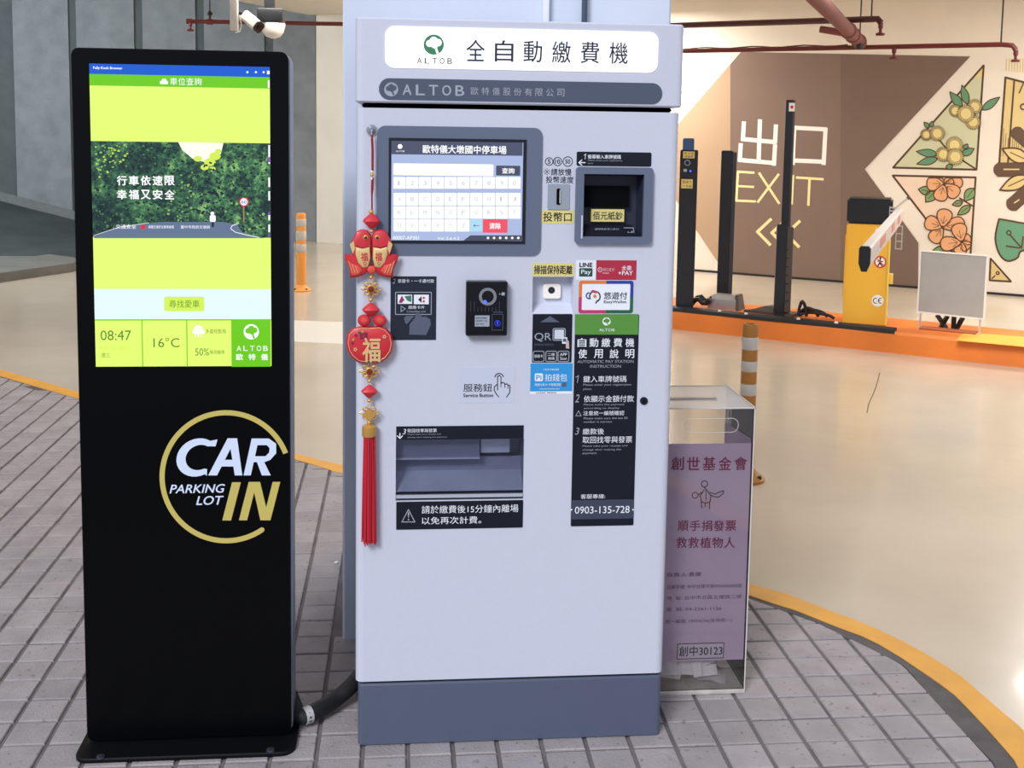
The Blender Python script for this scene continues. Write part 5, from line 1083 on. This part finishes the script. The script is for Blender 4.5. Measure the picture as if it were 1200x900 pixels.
for sx in (-1, 1):
    fx = lambda x: 435.3 + sx * (435.3 - x) * -1 if sx < 0 else 435.3 + (435.3 - x)
    R_ = lambda L: [(435.3 + (x - 435.3) * (1 if sx < 0 else -1), y) for x, y in L]
    body = R_([(415, 277), (418, 271), (424, 268.6), (431, 270), (434.6, 275), (435, 300), (432, 316), (427, 322), (418, 325), (410, 325.5), (409.5, 316), (404, 303), (403.5, 298.5), (409, 302), (415, 306), (413, 298), (410.5, 287), (411.5, 283.5)])
    fish = puff('fish', body, .009, cr_, 'padded red fish', par=None)
    bel = R_([(416.5, 289), (424, 291), (433.5, 289.5), (434, 303), (431.5, 313), (425, 314), (419.5, 308), (416.5, 298)]); puff('fish_belly', bel, .004, cgl, None, d=.0085, par=fish)
    tail = R_([(406, 303), (412, 309), (420, 311), (425, 317), (420, 322.5), (412, 323.5), (411, 315)]); puff('fish_tail', tail, .002, cred2, None, d=.0085, par=fish)
    for a0 in range(3):
        z_ = R_([(408.5 + a0 * 4, 306 + a0 * 3), (413 + a0 * 3.4, 320)]); q = B(); q.tube([hp2(*z_[0], .011), hp2(*z_[1], .0125)], .0007, cgl, 5); O('fish_stripe', q, fish)
    e_ = R_([(428.5, 278.5)])[0]; q = B(); q.ball(hp2(*e_, .0085), (.0062, .003, .0062), cg, 14, 8); q.ball(hp2(*e_, .0095), (.004, .0035, .004), brn, 12, 8); O('fish_eye', q, fish)
    q = B(); l_ = R_([(417, 288), (425, 290.5), (434, 288.5)]); q.tube([hp2(*p, .012) for p in l_], .0009, brn, 5)
    fin = R_([(415, 281), (410.5, 285), (414, 296), (416.5, 290)]); q.prism([MF.uv(*p) for p in fin], MF, .02, .026, cgl); O('fish_fin', q, fish)
    Pm = Print(Face((0, YH - .0132, 0), (0, -1, 0)), 0.); cxx = 427 if sx < 0 else 443.5; Pm.text('福', cxx - 4, 296, cxx + 4, 306, cr_, 1, .01); Pm.ring(cxx + .5, 308.6, 1.9, .6, cr_, 1, 12); O('fish_character', Pm, fish, smooth=False)
puff('fish_joint', ell(435.3, 316, 5.5, 5), .011, cred2)
def goldknot(px, py, w_, h_, sq=False):
    q = B(); n_ = 48; path = []; flat = []
    for i in range(n_ + 1):
        a_ = i * math.tau / n_; r_ = .8 + .2 * math.cos(8 * a_) - .12 * abs(math.sin(2 * a_)); path.append(hp2(px + w_ / 2 * r_ * math.cos(a_), py + h_ / 2 * r_ * math.sin(a_), .002)); flat.append((px + w_ * .36 * r_ * math.cos(a_), py + h_ * .36 * r_ * math.sin(a_)))
    q.tube(path, .0011, cg, 6, False); q.prism([MF.uv(*p) for p in flat[:-1]], MF, .0125, .0155, mat('charm_gold_dark', (176, 128, 60), .4, .5))
    for k in range(4):
        a_ = k * math.pi / 2 + math.pi / 4; cc_ = (px + w_ * .29 * math.cos(a_), py + h_ * .29 * math.sin(a_)); q.tube([hp2(cc_[0] + 3 * math.cos(t * math.tau / 10), cc_[1] + 2.6 * math.sin(t * math.tau / 10), .003) for t in range(11)], .001, cg, 5, False)
    if sq:
        pts = [(px - w_ * .32, py + 1), (px - 1, py - h_ * .34), (px + w_ * .32, py - 1), (px + 1, py + h_ * .34)]; q.prism([MF.uv(*p) for p in pts], MF, .013, .021, cg)
    else:
        cc_ = hp2(px, py, .0); q.lathe(cc_, [(.0105, -.002), (.0105, .004), (.008, .006)], cg, 20, axis=(0, -1, 0)); q.lathe(cc_, [(.0075, .005), (.007, .008), (.003, .009)], mat('charm_amber', (120, 44, 26), .25), 18, axis=(0, -1, 0))
    O('gold_knot', q, charm)
goldknot(435, 338.5, 25, 22); goldknot(433.2, 435, 26, 20); goldknot(433, 484, 24, 22, True)
# pouch
loop = puff('pouch_bow', ell(426.5, 375.5, 7.5, 7), .007, cr_, None); puff('pouch_bow', ell(445, 375.5, 8, 7), .007, cr_, None)
for x in (426.5, 445): puff('bow_mark', ell(x, 375.5, 4, 3.6, 8), .001, cred2, None, d=.0072)
pch = [(433.5, 383), (445, 382), (453, 385), (459, 392), (461.3, 402), (459.5, 412), (454, 420), (446, 425), (440, 426.5), (436.5, 424.5), (432, 424.5), (428, 426), (420, 425), (412, 419), (407, 411), (405.3, 401), (407, 391), (413, 385), (422, 382.4)]
pouch = puff('pouch', pch, .0125, cr_, 'padded red apple pouch with gold lettering')
q = B(); rim = [(433 + (x - 433) * .9, 403.5 + (y - 403.5) * .9) for x, y in pch]; q.tube([hp2(x, y, .009) for x, y in rim + rim[:1]], .0008, cgl, 5, False); O('gold_edging', q, pouch)
Pm = Print(Face((0, YH - .0131, 0), (0, -1, 0)), 0.); Pm.text('如意', 421.5, 389, 431, 398, mat('charm_plum', (120, 30, 80), .5), 1, .01); Pm.text('福', 425, 396, 445.5, 424, cgl, 2, .02)
for x, y in ((416.5, 409.5), (450.5, 394.5)): 
    for k in range(5): Pm.disc(x + 1.5 * math.cos(k * math.tau / 5), y + 1.5 * math.sin(k * math.tau / 5), .9, cgl, 1, 6)
for k, (x, y) in enumerate(((414, 398), (417, 393), (421, 390), (425, 388.5), (413, 402))): Pm.disc(x, y, 1.7, (cg, mat('charm_plum', (120, 30, 80), .5), mat('charm_olive', (90, 80, 50), .5))[k % 3], 1, 8)
O('pouch_print', Pm, pouch, smooth=False)
q = B(); q.lathe(hp2(432.4, 511), [(.0165 * .95, 0), (.0165, .002), (.0165, .024), (.013, .027), (.004, .029)], cg, 20); O('tassel_cap', q, charm)
q = B(); random.seed(5)
for k in range(70):
    a_ = random.uniform(0, math.tau); r_ = math.sqrt(random.random()); x0 = 432.4 + 7.2 * r_ * math.cos(a_); dy = .013 * r_ * math.sin(a_); x1 = 431.9 + (8.6 + random.uniform(-.6, .8)) * r_ * math.cos(a_) + random.uniform(-.8, .8); yb_ = 634 + random.uniform(-3, 4)
    pa, pm, pb = hp2(x0, 509), hp2((x0 + x1) / 2 + random.uniform(-.5, .5), 570), hp2(x1, yb_)
    q.tube([pa + Vector((0, dy, 0)), pm + Vector((0, dy, 0)), pb + Vector((0, dy * 1.1, 0))], .0021, mat('tassel_red', (190, 20, 44), .6), 4)
O('tassel', q, charm, kind='stuff', label='long crimson thread tassel')

# ================================================================== DONATION BOX
DX0, DX1, DY0, DY1, DZ = .6905, .935, 2.83, 3.085, .79
dbx = root('donation_box', ((DX0 + DX1) / 2, (DY0 + DY1) / 2, 0), 'clear acrylic donation box with a lilac charity poster beside the pay machine', 'box')
th = .004
def wallbox(name, a, b_2): q = B(); q.box(a, b_2, clr); return O(name, q, dbx, smooth=False)
wallbox('front_wall', (DX0, DY0, .012), (DX1, DY0 + th, DZ)); wallbox('back_wall', (DX0, DY1 - th, .012), (DX1, DY1, DZ)); wallbox('side_wall', (DX0, DY0 + th, .012), (DX0 + th, DY1 - th, DZ)); wallbox('side_wall', (DX1 - th, DY0 + th, .012), (DX1, DY1 - th, DZ))
edge = mat('acrylic_edge', (214, 210, 206), .15, .1)
q = B(); q.box((DX0, DY0 - .003, 0), (DX1, DY1, .012), mat('acrylic_base', (200, 192, 186), .2, .1, noise=.15, nscale=30), .002); O('base', q, dbx)
q = B(); 
for x, y in ((DX1 - .001, DY0 - .0005), (DX1 - .001, DY1)): q.box((x - .002, y - .001, .01), (x + .001, y + .0015, DZ), edge)
q.box((DX0, DY0 - .0015, DZ - .003), (DX1, DY0 + .001, DZ + .0005), edge); q.box((DX1 - .003, DY0, DZ - .003), (DX1 + .0005, DY1, DZ + .0005), edge); q.box((DX0, DY1 - .002, DZ - .003), (DX1, DY1 + .0005, DZ + .0005), edge); O('polished_edge', q, dbx, smooth=False)
# lid with slot
frost = mat('lid_frost', (232, 230, 228), .15, alpha=.45)
q = B(); sy0, sy1 = 2.93, 2.955; sx1 = DX1 - .075
for a_ in ((DX0, DY0, DX1, sy0), (DX0, sy1, DX1, DY1), (sx1, sy0, DX1, sy1)): q.box((a_[0], a_[1], DZ - .004), (a_[2], a_[3], DZ), frost)
O('lid', q, dbx, smooth=False); q = B(); q.box((DX0, sy0, DZ - .006), (sx1, sy0 + .004, DZ + .001), mat('slot_edge', (110, 90, 84), .4)); O('slot_edge', q, dbx)
DF = Face((0, DY0 + th + .001, 0), (0, -1, 0)); lil = mat('lilac_paper', (202, 178, 204), .6, noise=.02, nscale=10)
u0, v0, u1, v1 = DF.box(770, 520, 880, 774); u0 = DX0 + .006; u1 = DX1 - .006
q = B(); q.prism(rrect(u0, v0, u1, v1), DF, -.001, 0, lil); ps = O('poster', q, dbx, smooth=False)
zb_ = aty(847, 494, DY1).z; zf_ = aty(882, 515, DY0).z
q = B(); xr = DX1 - th - .002; q.add([(xr, DY0 + .01, v0), (xr, DY1 - .01, v0), (xr, DY1 - .01, zb_), (xr, DY0 + .01, zf_), (xr - .001, DY0 + .01, v0), (xr - .001, DY1 - .01, v0), (xr - .001, DY1 - .01, zb_), (xr - .001, DY0 + .01, zf_)], [[0, 1, 2, 3], [7, 6, 5, 4], [0, 4, 5, 1], [1, 5, 6, 2], [2, 6, 7, 3], [3, 7, 4, 0]], lil); O('side_poster', q, dbx, smooth=False)
P = Print(DF, .0004); mar = mat('ink_maroon', (140, 44, 92), .6); plum = mat('ink_plum_grey', (110, 84, 120), .6)
P.spread('創世基金會', 786.7, 535.5, 875.2, 550.6, .78, mar, 1, .02); P.spread('順手捐發票', 794.4, 610, 862.4, 622, .88, mar, 1, .018); P.spread('救救植物人', 792.4, 629.5, 861, 642, .88, mar, 1, .018)
P.ring(825.5, 567, 4.2, 1.1, navy, 1, 16); P.line([(825, 571), (828, 574), (833, 581), (832, 588), (827, 589.5), (822, 588), (820.5, 581), (825, 574)], 1.1, navy, 1); P.line([(827, 574), (827.5, 586)], .9, navy, 1); P.ring(814.5, 580.3, 4, 1, navy, 1, 14); P.line([(818, 580), (822, 577)], 1, navy, 1)
P.line([(832, 577), (838, 579), (843, 576.5), (848, 575), (847.5, 578), (842, 582.5), (837, 582), (832.5, 580)], 1.1, navy, 1); P.line([(821.5, 588), (822.5, 595)], 1, navy, 1); P.line([(831.5, 588), (831.3, 596.5)], 1, navy, 1); P.line([(826, 590), (826.4, 594)], .9, navy, 1)
for s1, x0, y0, x1, y1 in (('負責人:曹慶', 781.5, 670.5, 822, 675.5), ('立案字號: 中市社障字第0960000000號', 781, 684.5, 869, 689.2), ('地  址: 台中市北區五權路二號', 781, 697.4, 869, 702.2), ('電  話: 04-2261-1126', 780.6, 711, 845.5, 715.6), ('統一編號: 19504256(免用統一)', 779.5, 725, 857.5, 730.4)): P.text(s1, x0, y0, x1, y1, plum, 1)
P.rect(793.4, 753.4, 848.2, 771.8, mat('paper_pale', (206, 196, 208), .6), 1); P.frame(793.4, 753.4, 848.2, 771.8, .9, brn, 1.6); P.text('創中30123', 795.8, 756.6, 846.4, 768.4, black, 2, .006)
O('poster_lettering', P, ps, smooth=False)
P = Print(Face((0, DY0 - .0006, 0), (0, -1, 0)), 0.); P.frame(801, 490, 865.5, 507, .6, edge, 1, 8); O('hand_hole', P, dbx, smooth=False, label='rounded outline cut in the acrylic')
rc = mat('receipt_paper', (224, 218, 220), .7, noise=.05, nscale=60)
random.seed(11)
for k in range(12):
    q = B(); L_, W_ = random.uniform(.07, .12), random.uniform(.045, .057); cx0 = random.uniform(DX0 + .05, DX1 - .06); cy0 = DY0 + random.uniform(.045, .12); cz = .016 + .0065 * k; an = random.uniform(-.6, .6) + (1.5 if k % 3 == 0 else 0); tilt = random.uniform(.1, .35) if k % 2 else random.uniform(-.1, .12); cu = random.uniform(-.5, .5)
    if k >= 9: cx0 = DX0 + .05 + (k - 9) * .045; cy0 = DY0 + .035; tilt = 1.05; cz = .065; an = random.uniform(-.25, .25); L_ = .07
    M = Matrix.Translation((cx0, cy0, cz)) @ Matrix.Rotation(an, 4, 'Z') @ Matrix.Rotation(tilt, 4, 'X' if k >= 9 else 'Y')
    vs = []; fs = []; nx_, ny_ = 8, 3
    for s_ in (0, 1):
        for i in range(nx_ + 1):
            for j in range(ny_ + 1):
                u, v = i / nx_ - .5, j / ny_ - .5; p = M @ Vector((u * L_, v * W_, .02 * cu * (u * u * 4) + .004 * math.sin(u * 9 + k) + s_ * .0005))
                p.x = min(max(p.x, DX0 + .008), DX1 - .009); p.y = min(max(p.y, DY0 + .008), DY1 - .012); p.z = max(p.z, .0125 + s_ * .0005); vs.append(p)
    st_ = (nx_ + 1) * (ny_ + 1)
    for i in range(nx_):
        for j in range(ny_): a_ = i * (ny_ + 1) + j; fs += [[a_, a_ + ny_ + 1, a_ + ny_ + 2, a_ + 1], [st_ + a_ + 1, st_ + a_ + ny_ + 2, st_ + a_ + ny_ + 1, st_ + a_]]
    q.add(vs, fs, rc); O('receipt', q, label='loose white paper receipt lying in the bottom of the clear donation box', cat='receipt', group='receipts in the donation box', recalc=False)
q = B(); c = gnd(394, 660); q.ball(c + Vector((0, 0, .003)), (.008, .006, .004), mat('scrap_white', (235, 232, 225), .6), 8, 5); O('paper_scrap', q, label='tiny white scrap on the tiles left of the pillar', cat='litter')
